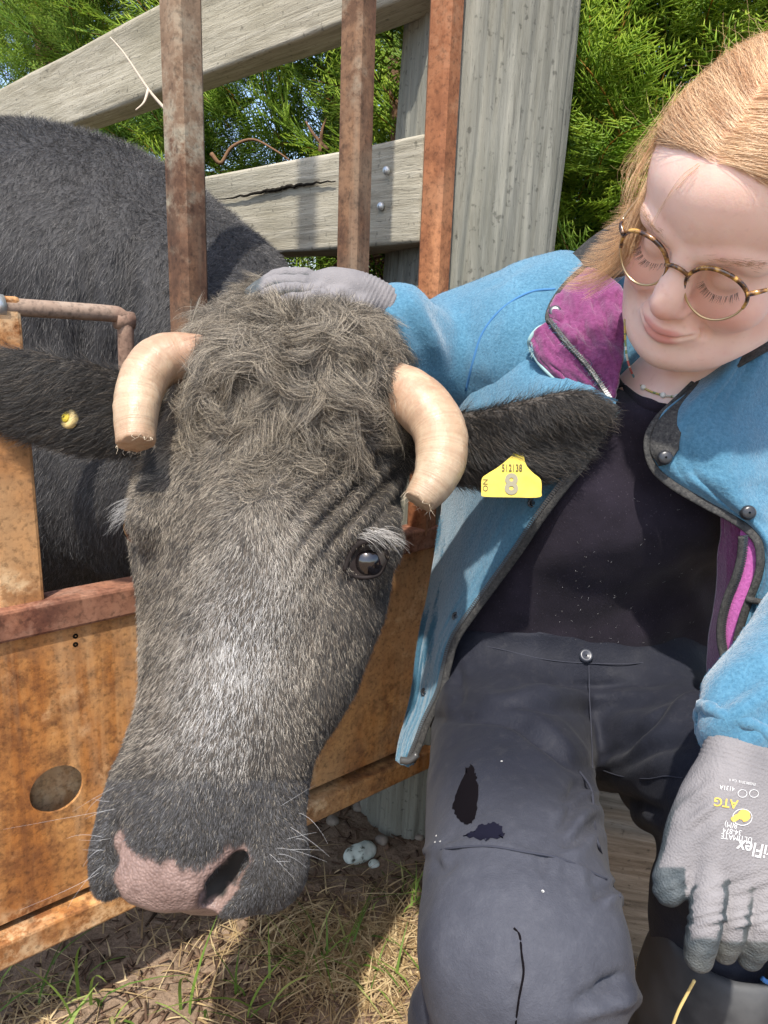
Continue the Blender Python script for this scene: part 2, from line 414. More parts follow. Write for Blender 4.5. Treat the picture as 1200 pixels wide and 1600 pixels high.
ground = mesh('ground', v, f, M_SOIL); ground['kind'] = 'structure'

# ================================================================ steel head gate
gdir = ray(2026, 560); gdir[2] = 0; gdir = unit(gdir); gn = np.array([gdir[1], -gdir[0], 0]); gp = on_z(0, 1498, .16)
def gs(px, py, w=0.0):
    a = on_pl(px, py, gp+gn*w, gn); return (a-gp)@gdir, a[2]
def G(s, z, w): return gp+gdir*s+gn*w+np.array([0, 0, z-gp[2]])
gate = empty('head_gate', 'rusty orange steel cattle head gate with tall uprights around the cow neck', 'gate')
S0, S1 = -.55, gs(668, 1190)[0]; ZT = gs(0, 955)[1]; ZB = .16
def gbox(mb, s0, s1, z0, z1, w0, w1): mb.box((s0, w0, z0), (s1, w1, z1), lambda a: G(a[0], a[2], a[1]))
hs, hz = gs(88, 1232); hr = .031
def plate(name, s0, s1, z0, z1, w, th, mat, hole=None):
    """steel sheet with a round hole, both faces and the hole's wall"""
    n = 40; ang = np.linspace(0, 2*math.pi, n, endpoint=False); v = []; f = []
    for ww in (w+th/2, w-th/2):
        for k, a in enumerate(ang):
            c_, s_ = math.cos(a), math.sin(a); v.append(G(hole[0]+c_*hole[2], hole[1]+s_*hole[2], ww))
        for k, a in enumerate(ang):
            c_, s_ = math.cos(a), math.sin(a)
            tx = ((s1 if c_ > 0 else s0)-hole[0])/c_ if abs(c_) > 1e-6 else 1e9; tz = ((z1 if s_ > 0 else z0)-hole[1])/s_ if abs(s_) > 1e-6 else 1e9
            r_ = min(tx, tz); v.append(G(hole[0]+c_*r_, hole[1]+s_*r_, ww))
        for (ss, zz) in ((s1, z1), (s0, z1), (s0, z0), (s1, z0)): v.append(G(ss, zz, ww))
    m_ = 2*n+4
    for side in (0, 1):
        o = side*m_
        for k in range(n):
            k2 = (k+1) % n; quad = (o+k, o+n+k, o+n+k2, o+k2); f.append(quad if side == 0 else quad[::-1])
            # corner triangles
            A = ang[k]; B = ang[k]+2*math.pi/n
            for ci, (ss, zz) in enumerate(((s1, z1), (s0, z1), (s0, z0), (s1, z0))):
                ca = math.atan2(zz-hole[1], ss-hole[0]) % (2*math.pi)
                if A < ca < B:
                    tri = (o+n+k, o+2*n+ci, o+n+k2); f.append(tri if side == 0 else tri[::-1])
    for k in range(n): k2 = (k+1) % n; f.append((k, k2, m_+k2, m_+k))
    return mesh(name, v, f, mat, gate, smooth=False)
plate('panel', S0, S1, ZB+.048, ZT-.03, 0, .004, M_RUSTP, (hs, hz, hr))
mb = MB(); gbox(mb, S0, S1-.02, ZB+.04, ZT-.035, -.030, -.027); mb.build('back_panel', M_RUSTT, gate, False)
mb = MB(); gbox(mb, S0-.01, S1+.015, ZT-.036, ZT+.002, -.032, .009); mods(mb.build('top_rail', M_RUSTR, gate, False), bevel=.004)
mb = MB(); gbox(mb, S0-.01, S1+.012, ZB, ZB+.037, -.03, .022); mods(mb.build('bottom_rail', M_RUSTP, gate, False), bevel=.004)
# dark of the small holes in the sheet, painted as flat black discs
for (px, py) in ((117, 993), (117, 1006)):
    s_, z_ = gs(px, py); disc('hole_disc', G(s_, z_, .002), gn, .0032, .0006, plain('black_hole', (.01, .008, .006), 1, 0), gate, 12, 0)
# tall square uprights, a corner towards the camera
corner = unit(np.array([.10, -.99, 0])); side = np.array([-corner[1], corner[0], 0])
def upright(px, py, mat, z0, z1, hd, extra=0.0):
    s_, z_ = gs(px, py, -.012); b = G(s_, 0, -.012); mb = MB(); cs = [corner, side, -corner, -side]
    ch = .16; v = []
    rows = np.linspace(z0, z1, 14)
    for z in rows:
        for a in range(4):
            for e in (-1, 1):
                d1 = cs[a]; d2 = cs[(a+e) % 4]; pt = b+(d1*(1-ch)+d2*ch)*hd; pt = pt.copy(); pt[2] = z; v.append(pt)
    n = 8; ff = [(i*n+j, i*n+(j+1) % n, (i+1)*n+(j+1) % n, (i+1)*n+j) for i in range(len(rows)-1) for j in range(n)]
    ff += [tuple(range(n-1, -1, -1)), tuple((len(rows)-1)*n+j for j in range(n))]
    return mesh('upright', v, ff, mat, gate, smooth=False)
upright(289, 250, M_RUSTB, ZT-.01, 2.15, .0262)
upright(556, 220, M_RUSTB, ZT-.01, 2.15, .0262)
upright(687, 240, M_RUSTO, ZT-.01, 2.15, .0275)
mb = MB(); s_, _ = gs(20, 800, -.01); gbox(mb, s_-.024, s_+.0245, ZT-.002, gs(4, 462)[1], -.026, -.004); mods(mb.build('upright', M_RUSTP, gate, False), bevel=.004)
hp = [G(*gs(x, y), -.012) for x, y in ((-6, 478), (90, 484), (176, 490), (193, 494), (201, 506), (203, 540), (206, 640))]
mb = MB(); mb.tube(spline(hp, 40), .0092, 16); mb.build('hoop_pipe', M_PIPE, gate)
mb = MB(); mb.tube([hp[0]-gdir*.004, hp[0]+gdir*.010], .0118, 16); mb.build('pipe_collar', M_NAIL, gate)
weld = [G(*gs(x, y), -.012) for x, y in ((186, 500), (214, 502))]
mb = MB(); mb.tube(weld, .0104, 12); mb.build('weld', M_PIPE, gate)

# ================================================================ wooden fence
fence = empty('timber_fence', 'weathered grey timber fence with a thick post and two rails behind the gate', 'fence')
pb = np.array([.118, 1.335]); pr = .128
nu, nv = 220, 70; ang = np.linspace(0, 2*math.pi, nu, endpoint=False); zz = np.linspace(-.05, 2.3, nv); v = np.zeros((nv, nu, 3))
ex = 3.0; rr = (np.abs(np.cos(ang-.47))**ex+np.abs(np.sin(ang-.47))**ex)**(-1/ex)
cr = np.zeros(nu)
for j, z in enumerate(zz):
    r = pr*(1.09-.085*min(z, 2))*rr*(1+.012*math.sin(z*3))
    q3 = np.c_[np.cos(ang)*3, np.sin(ang)*3, np.full(nu, z*.9)]
    r = r+fbm(q3, 2.0, 3, 9)*.004-np.maximum(fbm(q3*np.array([7, 7, .5]), 2.0, 2, 11)-.35, 0)*.007
    for a0, wd, dp, za, zb in ((-1.66, .022, .022, -1, 3), (-1.30, .012, .01, .2, 3), (-2.15, .012, .012, -1, 1.2), (-.95, .01, .009, -1, 1.3), (-2.5, .014, .012, .9, 3)):
        if za < z < zb:
            a1 = a0+.03*math.sin(z*4+a0*7)+.012*math.sin(z*17); dd = np.angle(np.exp(1j*(ang-a1))); r = r-dp*np.exp(-(dd/wd)**2)*(.6+.4*math.sin(z*5+a0))
    v[j] = np.c_[pb[0]+np.cos(ang)*r, pb[1]+np.sin(ang)*r, np.full(nu, z)]
v[:, :, 0] += (v[:, :, 2]-.6)*.034-.006
i = (np.arange(nv-1)[:, None]*nu+np.arange(nu)); i2 = (np.arange(nv-1)[:, None]*nu+(np.arange(nu)+1) % nu)
f = np.stack([i.ravel(), i2.ravel(), i2.ravel()+nu, i.ravel()+nu], 1)
mesh('post', v.reshape(-1, 3), f, M_POST, fence)
wd = unit(np.array([-.715, .699, 0])); wn = np.array([-.699, -.715, 0]); wq = np.array([.035, 1.185, 0])
def rail(pxr, ytop, ybot, L, th, back, name='rail', ext=0.0):
    a = on_pl(pxr, ytop, wq, wn); b = on_pl(pxr, ybot, wq, wn)
    nx, ny, nz = 70, 8, 10; v = []; 
    h = a[2]-b[2]
    o = MB(); o.box((0, 0, 0), (L, th, h)); e = o.build(name, M_RAIL, fence, True)
    import bmesh
    bm = bmesh.new(); bm.from_mesh(e.data); bmesh.ops.bevel(bm, geom=list(bm.edges), offset=.006, segments=2, affect='EDGES', profile=.6)
    for k in range(48):
        bmesh.ops.bisect_plane(bm, geom=list(bm.verts)+list(bm.edges)+list(bm.faces), plane_co=((k+.5)*L/48, 0, 0), plane_no=(1, 0, 0))
    for k in range(1, 14): bmesh.ops.bisect_plane(bm, geom=list(bm.verts)+list(bm.edges)+list(bm.faces), plane_co=(0, 0, k*h/14), plane_no=(0, 0, 1))
    bm.to_mesh(e.data); bm.free()
    V = verts(e); N = normals(e); V = V+N*(fbm(V*np.array([2, 8, 8]), 1.5, 3, 21)*.004)[:, None]
    setverts(e, V); e.data.polygons.foreach_set('use_smooth', np.ones(len(e.data.polygons), bool))
    M = np.eye(4); M[:3, 0] = wd; M[:3, 1] = -wn; M[:3, 2] = (0, 0, 1); M[:3, 3] = b-wd*ext
    e.matrix_world = Matrix(M.tolist()); return e, a, b
_, la, lb = rail(655, 209, 381, 2.4, .09, 0)
_, ua, ub = rail(560, -156, 26, 3.6, .07, 0, ext=.12)
for (px, py) in ((606, 267), (597, 323)):
    a = on_pl(px, py, wq, wn); disc('nail', a+wn*.004, wn, .0062, .0025, M_NAIL, fence, 14, .5)
# long split along the lower rail
sp = [on_pl(x, y, wq+wn*.0035, wn) for x, y in ((335, 312), (380, 306), (420, 297), (450, 291), (480, 287), (524, 283))]
mb = MB(); mb.tube(spline(sp, 40)+np.c_[np.zeros((40, 2)), RNG.normal(size=40)*.0012], np.abs(np.sin(np.linspace(.1, 3, 40)))*.0028+.0004, 6); mb.build('split', plain('dark_split', (.02, .017, .013), .95, .05), fence)

# ================================================================ timber sleeper she sits on
lg = empty('timber_sleeper', 'weathered brown timber sleeper lying on the ground behind the legs of the person', 'timber')
a0 = np.array([.14, .98]); du = unit(np.array([.955, -.22])); dn = np.array([-du[1], du[0]])
o = MB(); o.box((0, 0, -.04), (1.6, .26, .25)); e = o.build('beam', M_LOG, lg); 
import bmesh
bm = bmesh.new(); bm.from_mesh(e.data); bmesh.ops.bevel(bm, geom=list(bm.edges), offset=.02, segments=3, affect='EDGES')
for k in range(60): bmesh.ops.bisect_plane(bm, geom=list(bm.verts)+list(bm.edges)+list(bm.faces), plane_co=((k+.5)*1.6/60, 0, 0), plane_no=(1, 0, 0))
for k in range(1, 16): bmesh.ops.bisect_plane(bm, geom=list(bm.verts)+list(bm.edges)+list(bm.faces), plane_co=(0, 0, -.04+k*.29/16), plane_no=(0, 0, 1))
bm.to_mesh(e.data); bm.free(); V = verts(e); V = V+normals(e)*(fbm(V*np.array([1.5, 9, 12]), 2, 3, 5)*.009)[:, None]; setverts(e, V)
M = np.eye(4); M[:2, 0] = du; M[:2, 1] = dn; M[:2, 3] = a0; e.matrix_world = Matrix(M.tolist()); e.data.polygons.foreach_set('use_smooth', np.ones(len(e.data.polygons), bool))

# ================================================================ cypress hedge
def spray_mesh(seed, L=.26, order=13):
    rg = np.random.default_rng(seed); V = []; Fc = []; K = []
    def twig(a, b, r0, k):
        t_ = unit(b-a); x = unit(np.cross(t_, [.31, .2, .93])); y = np.cross(t_, x); n = len(V)
        for j in range(3): V.append(a+(x*math.cos(j*2.094)+y*math.sin(j*2.094))*r0)
        V.append(b); Fc.extend([(n, n+1, n+3), (n+1, n+2, n+3), (n+2, n, n+3)]); K.extend([k]*3+[min(1, k+.45)])
    ax = np.array([[L*t_, .02*math.sin(t_*3+seed), -.05*t_*t_+.03*t_] for t_ in np.linspace(0, 1, 7)])
    for j in range(6): twig(ax[j], ax[j+1]+(ax[j+1]-ax[j])*.15, .0026*(1-j*.1), -1)
    A = spline(ax, order+2)
    for j in range(1, order+2):
        f = j/(order+1); sl_ = L*(.52*(1-f)**.75+.07)*rg.uniform(.75, 1.15)
        for sgn in ((1, -1) if rg.random() < .85 else (1,)):
            an = math.radians(rg.uniform(34, 52)); d = np.array([math.cos(an), sgn*math.sin(an), rg.normal()*.14]); a = A[j]; b = a+d*sl_
            mid = (a+b)/2+np.array([.012, 0, .006])*rg.random()
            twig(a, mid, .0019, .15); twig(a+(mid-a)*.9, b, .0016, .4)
            m_ = max(2, int(sl_/.0140))
            for k in range(1, m_+1):
                g_ = k/(m_+.4); c_ = a+(b-a)*g_; l2 = sl_*(.42*(1-g_)+.12)*rg.uniform(.7, 1.2)
                for s2 in (1, -1):
                    an2 = an*sgn+s2*math.radians(rg.uniform(28, 46)); d2 = np.array([math.cos(an2), math.sin(an2), rg.normal()*.2])
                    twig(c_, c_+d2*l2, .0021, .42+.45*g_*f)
    return np.array(V), np.array(Fc, int), np.array(K)
SPR = [spray_mesh(s_, .25+.03*s_, 11) for s_ in range(4)]
q = NB('cypress_foliage', .55, .35); kk = q.attr('k'); rnd = q.attr('tint')
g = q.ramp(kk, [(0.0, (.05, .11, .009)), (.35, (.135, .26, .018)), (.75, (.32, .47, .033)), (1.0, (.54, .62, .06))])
g = q.mix(q.math('MULTIPLY', rnd, .5), g, (.06, .16, .03)); ax_ = q.math('LESS_THAN', kk, -.5); g = q.mix(ax_, g, q.mix(rnd, (.42, .23, .03), (.13, .075, .02)))
q.col(g); q.set(**{'Subsurface_Weight': 0.0}); q.b.inputs['Transmission Weight'].default_value = 0
tr = q.n('ShaderNodeBsdfTranslucent'); q.l(g, tr.inputs[0]); mx = q.n('ShaderNodeMixShader'); mx.inputs[0].default_value = .42
q.l(q.b.outputs[0], mx.inputs[1]); q.l(tr.outputs[0], mx.inputs[2]); q.l(mx.outputs[0], q.o.inputs[0]); M_CYP = q.m
q = NB('cypress_bark', .9, .1); n1 = q.noise(40, 5, .7, q.map((1, 1, .2))); q.col(q.ramp(n1, [(.3, (.05, .028, .017)), (.7, (.20, .115, .07))])); q.norm(q.bump(n1, .6, .004)); M_BARK = q.m
M_DEAD = plain('dead_twig', (.17, .10, .06), .9, .1)
def frames(d, up, rg):
    x = unit(d); y = unit(np.cross(up, x)); z = np.cross(x, y); a = rg.normal()*.5
    y, z = y*math.cos(a)+z*math.sin(a), z*math.cos(a)-y*math.sin(a); return np.array([x, y, z])
def cypress(label, base, pts, outdir, seed, trunks, front=(), scale=1.0):
    """pts: spray roots; outdir: mean outward direction"""
    rg = np.random.default_rng(seed)
    t_ = empty('cypress_tree', label, 'tree', 'cypress hedge trees behind the fence')
    VV = []; FF = []; KK = []; TT = []; n = 0
    for ip, p in enumerate(list(pts)+list(front)):
        fr_ = ip >= len(pts)
        v_, f_, k_ = SPR[rg.integers(4)]
        d = unit(outdir+rg.normal(size=3)*.45+np.array([0, 0, .35])); Fm = frames(d, np.array([0, 0, 1.])+rg.normal(size=3)*.35, rg)
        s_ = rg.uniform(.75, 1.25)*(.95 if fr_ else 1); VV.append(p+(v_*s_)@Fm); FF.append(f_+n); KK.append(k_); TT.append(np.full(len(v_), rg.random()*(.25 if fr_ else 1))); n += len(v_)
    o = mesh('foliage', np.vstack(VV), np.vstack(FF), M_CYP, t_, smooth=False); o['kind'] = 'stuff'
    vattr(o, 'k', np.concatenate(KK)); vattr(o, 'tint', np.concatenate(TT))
    for (a, b, r0, r1) in trunks:
        a = np.array(a, float); b = np.array(b, float); m1 = (a+b)/2+rg.normal(size=3)*.06; mb = MB()
        pp = spline([a, m1, b], 14); mb.tube(pp, np.linspace(r0, r1, 14), 10); mb.build('trunk' if a[2] < .05 else 'limb', M_BARK, t_)
    return t_
rg = np.random.default_rng(11)
def cloud(n, f, tries=40):
    """front-facing hedge surface samples kept when they fall near the picture"""
    out = []
    while len(out) < n:
        p = f(rg); x, y, d = proj(p)
        if d > .3 and -260 < x < 1460 and -420 < y < 900: out.append(p)
    return np.array(out)
# hedge behind the rails (left of the post)
def fl(rg):
    z = rg.uniform(.7, 3.0); s_ = rg.uniform(.12 if z < 1.9 else .6, 3.8); dpt = .36+abs(rg.normal())*.36; return np.array([wq[0], wq[1], 0])+wd*s_-wn*(dpt+.12+.12*math.sin(s_*5+z*3))+np.array([0, 0, z])
def fb(rg):
    s_ = rg.uniform(.3, 3.6); return np.array([wq[0], wq[1], 0])+wd*s_-wn*rg.uniform(.9, 1.5)+np.array([0, 0, rg.uniform(.6, 2.9)])
cl = np.vstack([cloud(1040, fl), cloud(260, fb)])
cypress('bright green cypress hedge tree seen between the two fence rails left of the post', None, cl, unit(wn+np.array([.15, 0, .15])), 21,
        [((-.25, 3.3, 0), (-.2, 3.2, 2.6), .09, .05), ((-1.7, 3.6, 0), (-1.6, 3.5, 2.9), .1, .05), ((-.25, 3.2, .9), (-.1, 2.4, 1.35), .022, .01)], cl[:150])
def fr(rg):
    s_ = rg.uniform(-.25, 1.5); z = rg.uniform(.45, 2.7); dpt = abs(rg.normal())*.3+.08*math.sin(s_*6+z*4)
    return np.array([.27+s_*.98, 1.78+s_*.12+dpt+(z-1.2)*.10, z])
cr_ = cloud(760, fr)
# openings where the sky glints through
def keep(p):
    x, y, d = proj(p); return not any(((x-a)**2+(y-b)**2 < r*r) for a, b, r in ((960, 176, 26), (905, 372, 30), (1000, 130, 14), (930, 270, 20)))
cypress('bright green cypress with yellow twigs behind the person, right of the post', None, np.array([p for p in cr_ if keep(p)]), unit(np.array([-.25, -.9, .25])), 22,
        [((.75, 2.55, 0), (.7, 2.5, 2.6), .09, .05), ((.7, 2.5, .8), (.45, 1.95, 1.45), .028, .01), ((.72, 2.5, 1.0), (.95, 2.0, 1.6), .028, .01), ((.7, 2.5, .5), (.5, 1.9, .9), .03, .01)], np.array([np.array([.30+rg.uniform(-.05, 1.3), 1.64+rg.uniform(0, .2), rg.uniform(.6, 2.3)]) for _ in range(430)]))
# sawn stubs and bare twigs by the rail
st = empty('sawn_branch_stub', 'brown sawn off branch stub with pale cut side twig behind the lower rail', 'branch')
mb = MB(); b0 = P(628, 330, 1.42); mb.tube(spline([b0, P(624, 220, 1.42), P(620, 150, 1.42), P(616, 92, 1.42)], 12), np.linspace(.017, .0135, 12)+RNG.normal(size=12)*.0008, 10); mb.build('stub', M_BARK, st)
mb = MB(); mb.tube(spline([P(620, 124, 1.42), P(630, 116, 1.41), P(638, 118, 1.40)], 5), [.005, .005, .0045, .004, .004], 8); mb.build('side_twig', plain('pale_cut_wood', (.55, .47, .38), .8), st)
def twigs(name, label, plist, r0=.004, mat=None, cat='twig', group=None):
    e_ = empty(name, label, cat, group)
    for pts in plist:
        mb = MB(); k = max(8, 4*len(pts)); mb.tube(spline([P(*a) for a in pts], k), np.linspace(r0, r0*.35, k), 6); mb.build('twig', mat or M_DEAD, e_)
    return e_
twigs('bare_twig', 'pale bare twig sticking up in front of the top rail', [[(262, 175, 1.5), (232, 140, 1.5), (195, 85, 1.5), (172, 58, 1.5)], [(232, 140, 1.5), (225, 160, 1.49), (212, 172, 1.48)], [(262, 175, 1.5), (300, 260, 1.55), (320, 330, 1.6)]], .0035, plain('pale_twig', (.48, .40, .32), .85))
twigs('dead_brushwood', 'tangle of dead brown twigs in the gap below the lower rail', [[(600+RNG.uniform(-90, 60), 470, 1.5), (600+RNG.uniform(-90, 60), 425, 1.5+RNG.uniform(-.05, .2)), (600+RNG.uniform(-110, 60), 385, 1.5)] for _ in range(26)], .004)
twigs('dry_hedge_twig', 'dry curved twig hanging in the hedge above the lower rail', [[(330, 240, 1.95), (345, 255, 1.95), (362, 230, 1.95), (395, 218, 1.95), (430, 235, 1.93), (452, 250, 1.9)], [(500, 240, 1.9), (503, 205, 1.9), (512, 180, 1.9)], [(512, 235, 1.9), (490, 210, 1.9), (478, 190, 1.9)]], .006)

# ================================================================ litter on the ground
def gz(x, y): return float(ground_h(np.array([[x, y, 0.]]))[0])
def blades(name, roots, hgt, wid, lean, cols, kind, label, cat, seed, flat=0.0, seg=4):
    rg = np.random.default_rng(seed); V = []; Fc = []; K = []; n = 0
    for i_, p in enumerate(roots):
        a = rg.uniform(0, 6.28); d = np.array([math.cos(a), math.sin(a), 0]); s_ = np.array([-d[1], d[0], 0]); h = hgt*rg.uniform(.4, 1.3); ln = lean*rg.uniform(.3, 1.4)
        w_ = wid*rg.uniform(.6, 1.3); c_ = rg.random(); b_ = rg.normal()*.5
        for j in range(seg+1):
            t_ = j/seg; c = p+d*h*ln*t_**1.6+np.array([0, 0, 1])*h*(1-flat)*(t_-.45*ln*t_*t_)+s_*b_*h*t_*t_*.5; c = np.array([c[0], c[1], max(c[2], p[2]-.002)])
            ww = w_*(1-t_**2*.95)*.5; V += [c-s_*ww, c+s_*ww+np.array([0, 0, ww*.4])]; K += [c_, c_]
        for j in range(seg): Fc.append((n+2*j, n+2*j+1, n+2*j+3, n+2*j+2))
        n += 2*(seg+1)
    q = NB(name+'_blade', .6, .25); c = q.ramp(q.attr('k'), cols); q.col(c)
    tr = q.n('ShaderNodeBsdfTranslucent'); q.l(c, tr.inputs[0]); mx = q.n('ShaderNodeMixShader'); mx.inputs[0].default_value = .3; q.l(q.b.outputs[0], mx.inputs[1]); q.l(tr.outputs[0], mx.inputs[2]); q.l(mx.outputs[0], q.o.inputs[0])
    o = mesh(name, np.array(V), np.array(Fc), q.m, None, True); vattr(o, 'k', np.array(K)); return tag(o, label, cat, None, kind)
rg = np.random.default_rng(31)
def gpts(spec, lo=-.002):
    out = []
    for (px, py, sp_, n_) in spec:
        c = on_z(px, py, 0)
        for _ in range(n_):
            x, y = c[0]+rg.normal()*sp_, c[1]+rg.normal()*sp_*.8; out.append(np.array([x, y, gz(x, y)+lo]))
    return out
GREEN = [(0.0, (.07, .13, .02)), (.5, (.14, .22, .035)), (.8, (.24, .31, .07)), (1.0, (.42, .38, .16))]
STRAW = [(0.0, (.22, .14, .07)), (.5, (.42, .30, .15)), (1.0, (.60, .47, .27))]
blades('grass', gpts([(520, 1480, .03, 30), (470, 1500, .03, 10), (380, 1570, .03, 5), (60, 1570, .05, 9), (180, 1580, .05, 4), (640, 1400, .035, 26), (620, 1520, .04, 12), (20, 1500, .04, 8)]), .07, .0034, 1.2, GREEN, 'stuff', 'tufts of green grass growing in the bare soil', 'grass', 41)
tall = gpts([(150, 1600, .03, 4), (300, 1590, .02, 3), (95, 1600, .03, 3), (385, 1600, .02, 3)])
blades('long_grass', tall, .17, .0055, .8, GREEN, 'stuff', 'long arching green grass blades in the foreground soil', 'grass', 42, seg=8)
blades('dry_grass', gpts([(500, 1470, .05, 700), (560, 1530, .07, 420), (640, 1450, .06, 420), (400, 1450, .08, 200), (300, 1520, .12, 160), (1010, 1520, .07, 900), (960, 1330, .08, 420), (1000, 1580, .1, 500), (1150, 1600, .08, 300), (30, 1590, .05, 140), (620, 1590, .07, 220), (700, 1450, .1, 150), (900, 1250, .1, 200)]), .05, .0026, 1.6, STRAW, 'stuff', 'dry straw coloured grass lying over the soil', 'straw', 43, flat=.45, seg=5)
# chips of bark and clods
V = []; Fc = []; K = []; n = 0
for p in gpts([(330, 1480, .16, 420), (520, 1250, .15, 260), (250, 1560, .16, 260), (560, 1420, .15, 200)]):
    a = rg.uniform(0, 6.28); L = rg.uniform(.006, .032); W = rg.uniform(.0015, .005); d = np.array([math.cos(a), math.sin(a), rg.normal()*.2]); s_ = np.array([-d[1], d[0], rg.normal()*.3])
    for z in (0, W*.6):
        for (x, y) in ((-1, -1), (1, -.6), (.9, .7), (-1, 1)): V.append(p+d*x*L/2+s_*y*W/2+np.array([0, 0, z+.003])); K.append(rg.random()*.2+.4*(n % 3)/2)
    Fc += [tuple(n+j for j in q_) for q_ in ((3, 2, 1, 0), (4, 5, 6, 7), (0, 1, 5, 4), (1, 2, 6, 5), (2, 3, 7, 6), (3, 0, 4, 7))]; n += 8
q = NB('bark_chip', .9, .1); q.col(q.ramp(q.attr('k'), [(0.0, (.05, .03, .02)), (.5, (.16, .10, .065)), (1.0, (.36, .27, .18))]))
o = mesh('bark_litter', np.array(V), np.array(Fc), q.m, None, False); vattr(o, 'k', np.array(K)); tag(o, 'small brown bark chips and clods scattered over the soil', 'litter', None, 'stuff')
def stone(label, px, py, rx, ry, rz, mat, seed, rot=0.0):
    c = on_z(px, py, 0); s_ = SDF((-.06, -.06, -.06), (.06, .06, .06), .0022); s_.ell((0, 0, 0), (rx, ry, rz), .004)
    o = s_.mesh('stone', mat, None, 1, lambda v, n: v+n*(fbm(v, 45, 2, seed)*.003)[:, None])
    o.location = (c[0], c[1], gz(c[0], c[1])+rz*.55); o.rotation_euler = (0, 0, rot); return tag(o, label, 'stone')
q = NB('pale_green_stone', .6, .3); n1 = q.noise(60, 4, .6); q.col(q.ramp(n1, [(.36, (.06, .055, .04)), (.44, (.46, .50, .43)), (.8, (.66, .68, .60))])); M_ST1 = q.m
q = NB('grey_pebble', .7, .3); q.col(q.ramp(q.noise(50, 4), [(.3, (.14, .11, .085)), (.7, (.28, .235, .185))])); M_ST2 = q.m
stone('pale green oval stone lying on the soil right of the cow muzzle', 562, 1338, .033, .019, .017, M_ST1, 1, .65)
stone('small round beige pebble above the pale green stone', 597, 1319, .012, .010, .009, M_ST2, 2)
stone('tiny light pebble touching the end of the pale green stone', 584, 1350, .011, .008, .007, M_ST1, 3, .4)
stone('small grey pebble below the gate beside the post foot', 560, 1268, .011, .010, .009, M_ST2, 4)
stone('small brown pebble left of the pale green stone', 520, 1290, .013, .011, .009, M_ST2, 5)
stone('tiny grey pebble at the post foot nearest the trouser leg', 655, 1312, .009, .008, .007, M_ST2, 6)

# ================================================================ the cow
cow = empty('cow', 'dark grey horned cow with its head lowered through the rusty gate', 'cow')
K7 = .68/FPX
hd = SDF(P(-130, 1450, .66)-np.array([0, .16, .02]), P(985, 430, .98)+np.array([0, .12, .03]), .0034)
hd.lo = np.minimum(hd.lo, np.array([-.60, .46, .38])); hd.n = np.ceil((np.array([.30, 1.02, 1.06])-hd.lo)/hd.h).astype(int)+1; hd.D = np.full(hd.n, .2, np.float32)
hd.sections([(476, 455, 60, .76, .86), (494, 455, 120, .728, .88), (524, 458, 150, .706, .91), (560, 458, 164, .690, .92), (640, 450, 185, .684, .93), (720, 426, 202, .686, .93),
             (800, 412, 212, .688, .93), (870, 410, 202, .686, .92), (950, 409, 192, .680, .90), (1050, 392, 173, .670, .87), (1110, 375, 162, .664, .84), (1170, 346, 153, .657, .80),
             (1210, 329, 155, .652, .785), (1260, 317, 160, .648, .775), (1320, 312, 161, .646, .77), (1370, 318, 148, .650, .765), (1405, 328, 116, .660, .755), (1428, 340, 50, .676, .74)], .01, 2.15)
hd.chain([P(425, 760, .728), P(398, 900, .712), P(362, 1080, .697), P(322, 1220, .684), P(300, 1310, .682)], [.060, .050, .043, .040, .040], .03, 12)      # nasal bridge
hd.ell(P(462, 605, .740), (.085, .055, .058), .05, rotz_img(0))                       # poll
hd.ell(P(568, 842, .737), (.037, .042, .036), .03, rotz_img(-20))                   # right brow
hd.ell(P(238, 800, .742), (.020, .034, .032), .02, rotz_img(10))                    # left brow
hd.chain([P(540, 950, .765), P(508, 1040, .742), P(455, 1130, .708)], [.030, .026, .018], .015, 8)   # cheek bone
hd.ell(P(270, 1362, .668), (.055, .033, .034), .02, rotz_img(4))                    # nose pad
hd.ell(P(415, 1345, .690), (.035, .045, .035), .02, rotz_img(-10))                  # right lip
hd.ell(P(175, 1345, .690), (.018, .035, .03), .015, rotz_img(5))
hd.chain([P(392, 1312, .664), P(402, 1345, .661), P(385, 1392, .662), P(350, 1416, .665)], [.006, .009, .009, .006], .012, 12)   # nostril wing
hd.chain([P(383, 1320, .662), P(370, 1348, .656), P(348, 1378, .654), P(333, 1394, .656)], [.0045, .0095, .0145, .0115], .008, 12, 's')
hd.chain([P(183, 1286, .672), P(183, 1325, .667), P(197, 1368, .661)], [.003, .0055, .006], .006, 8, 's')
hd.ell(P(572, 876, .695), (.0185, .0165, .016), .008, rotz_img(-8), 's')            # eye socket
hd.ell(P(545, 905, .70), (.008, .004, .009), .006, rotz_img(-35), 's')
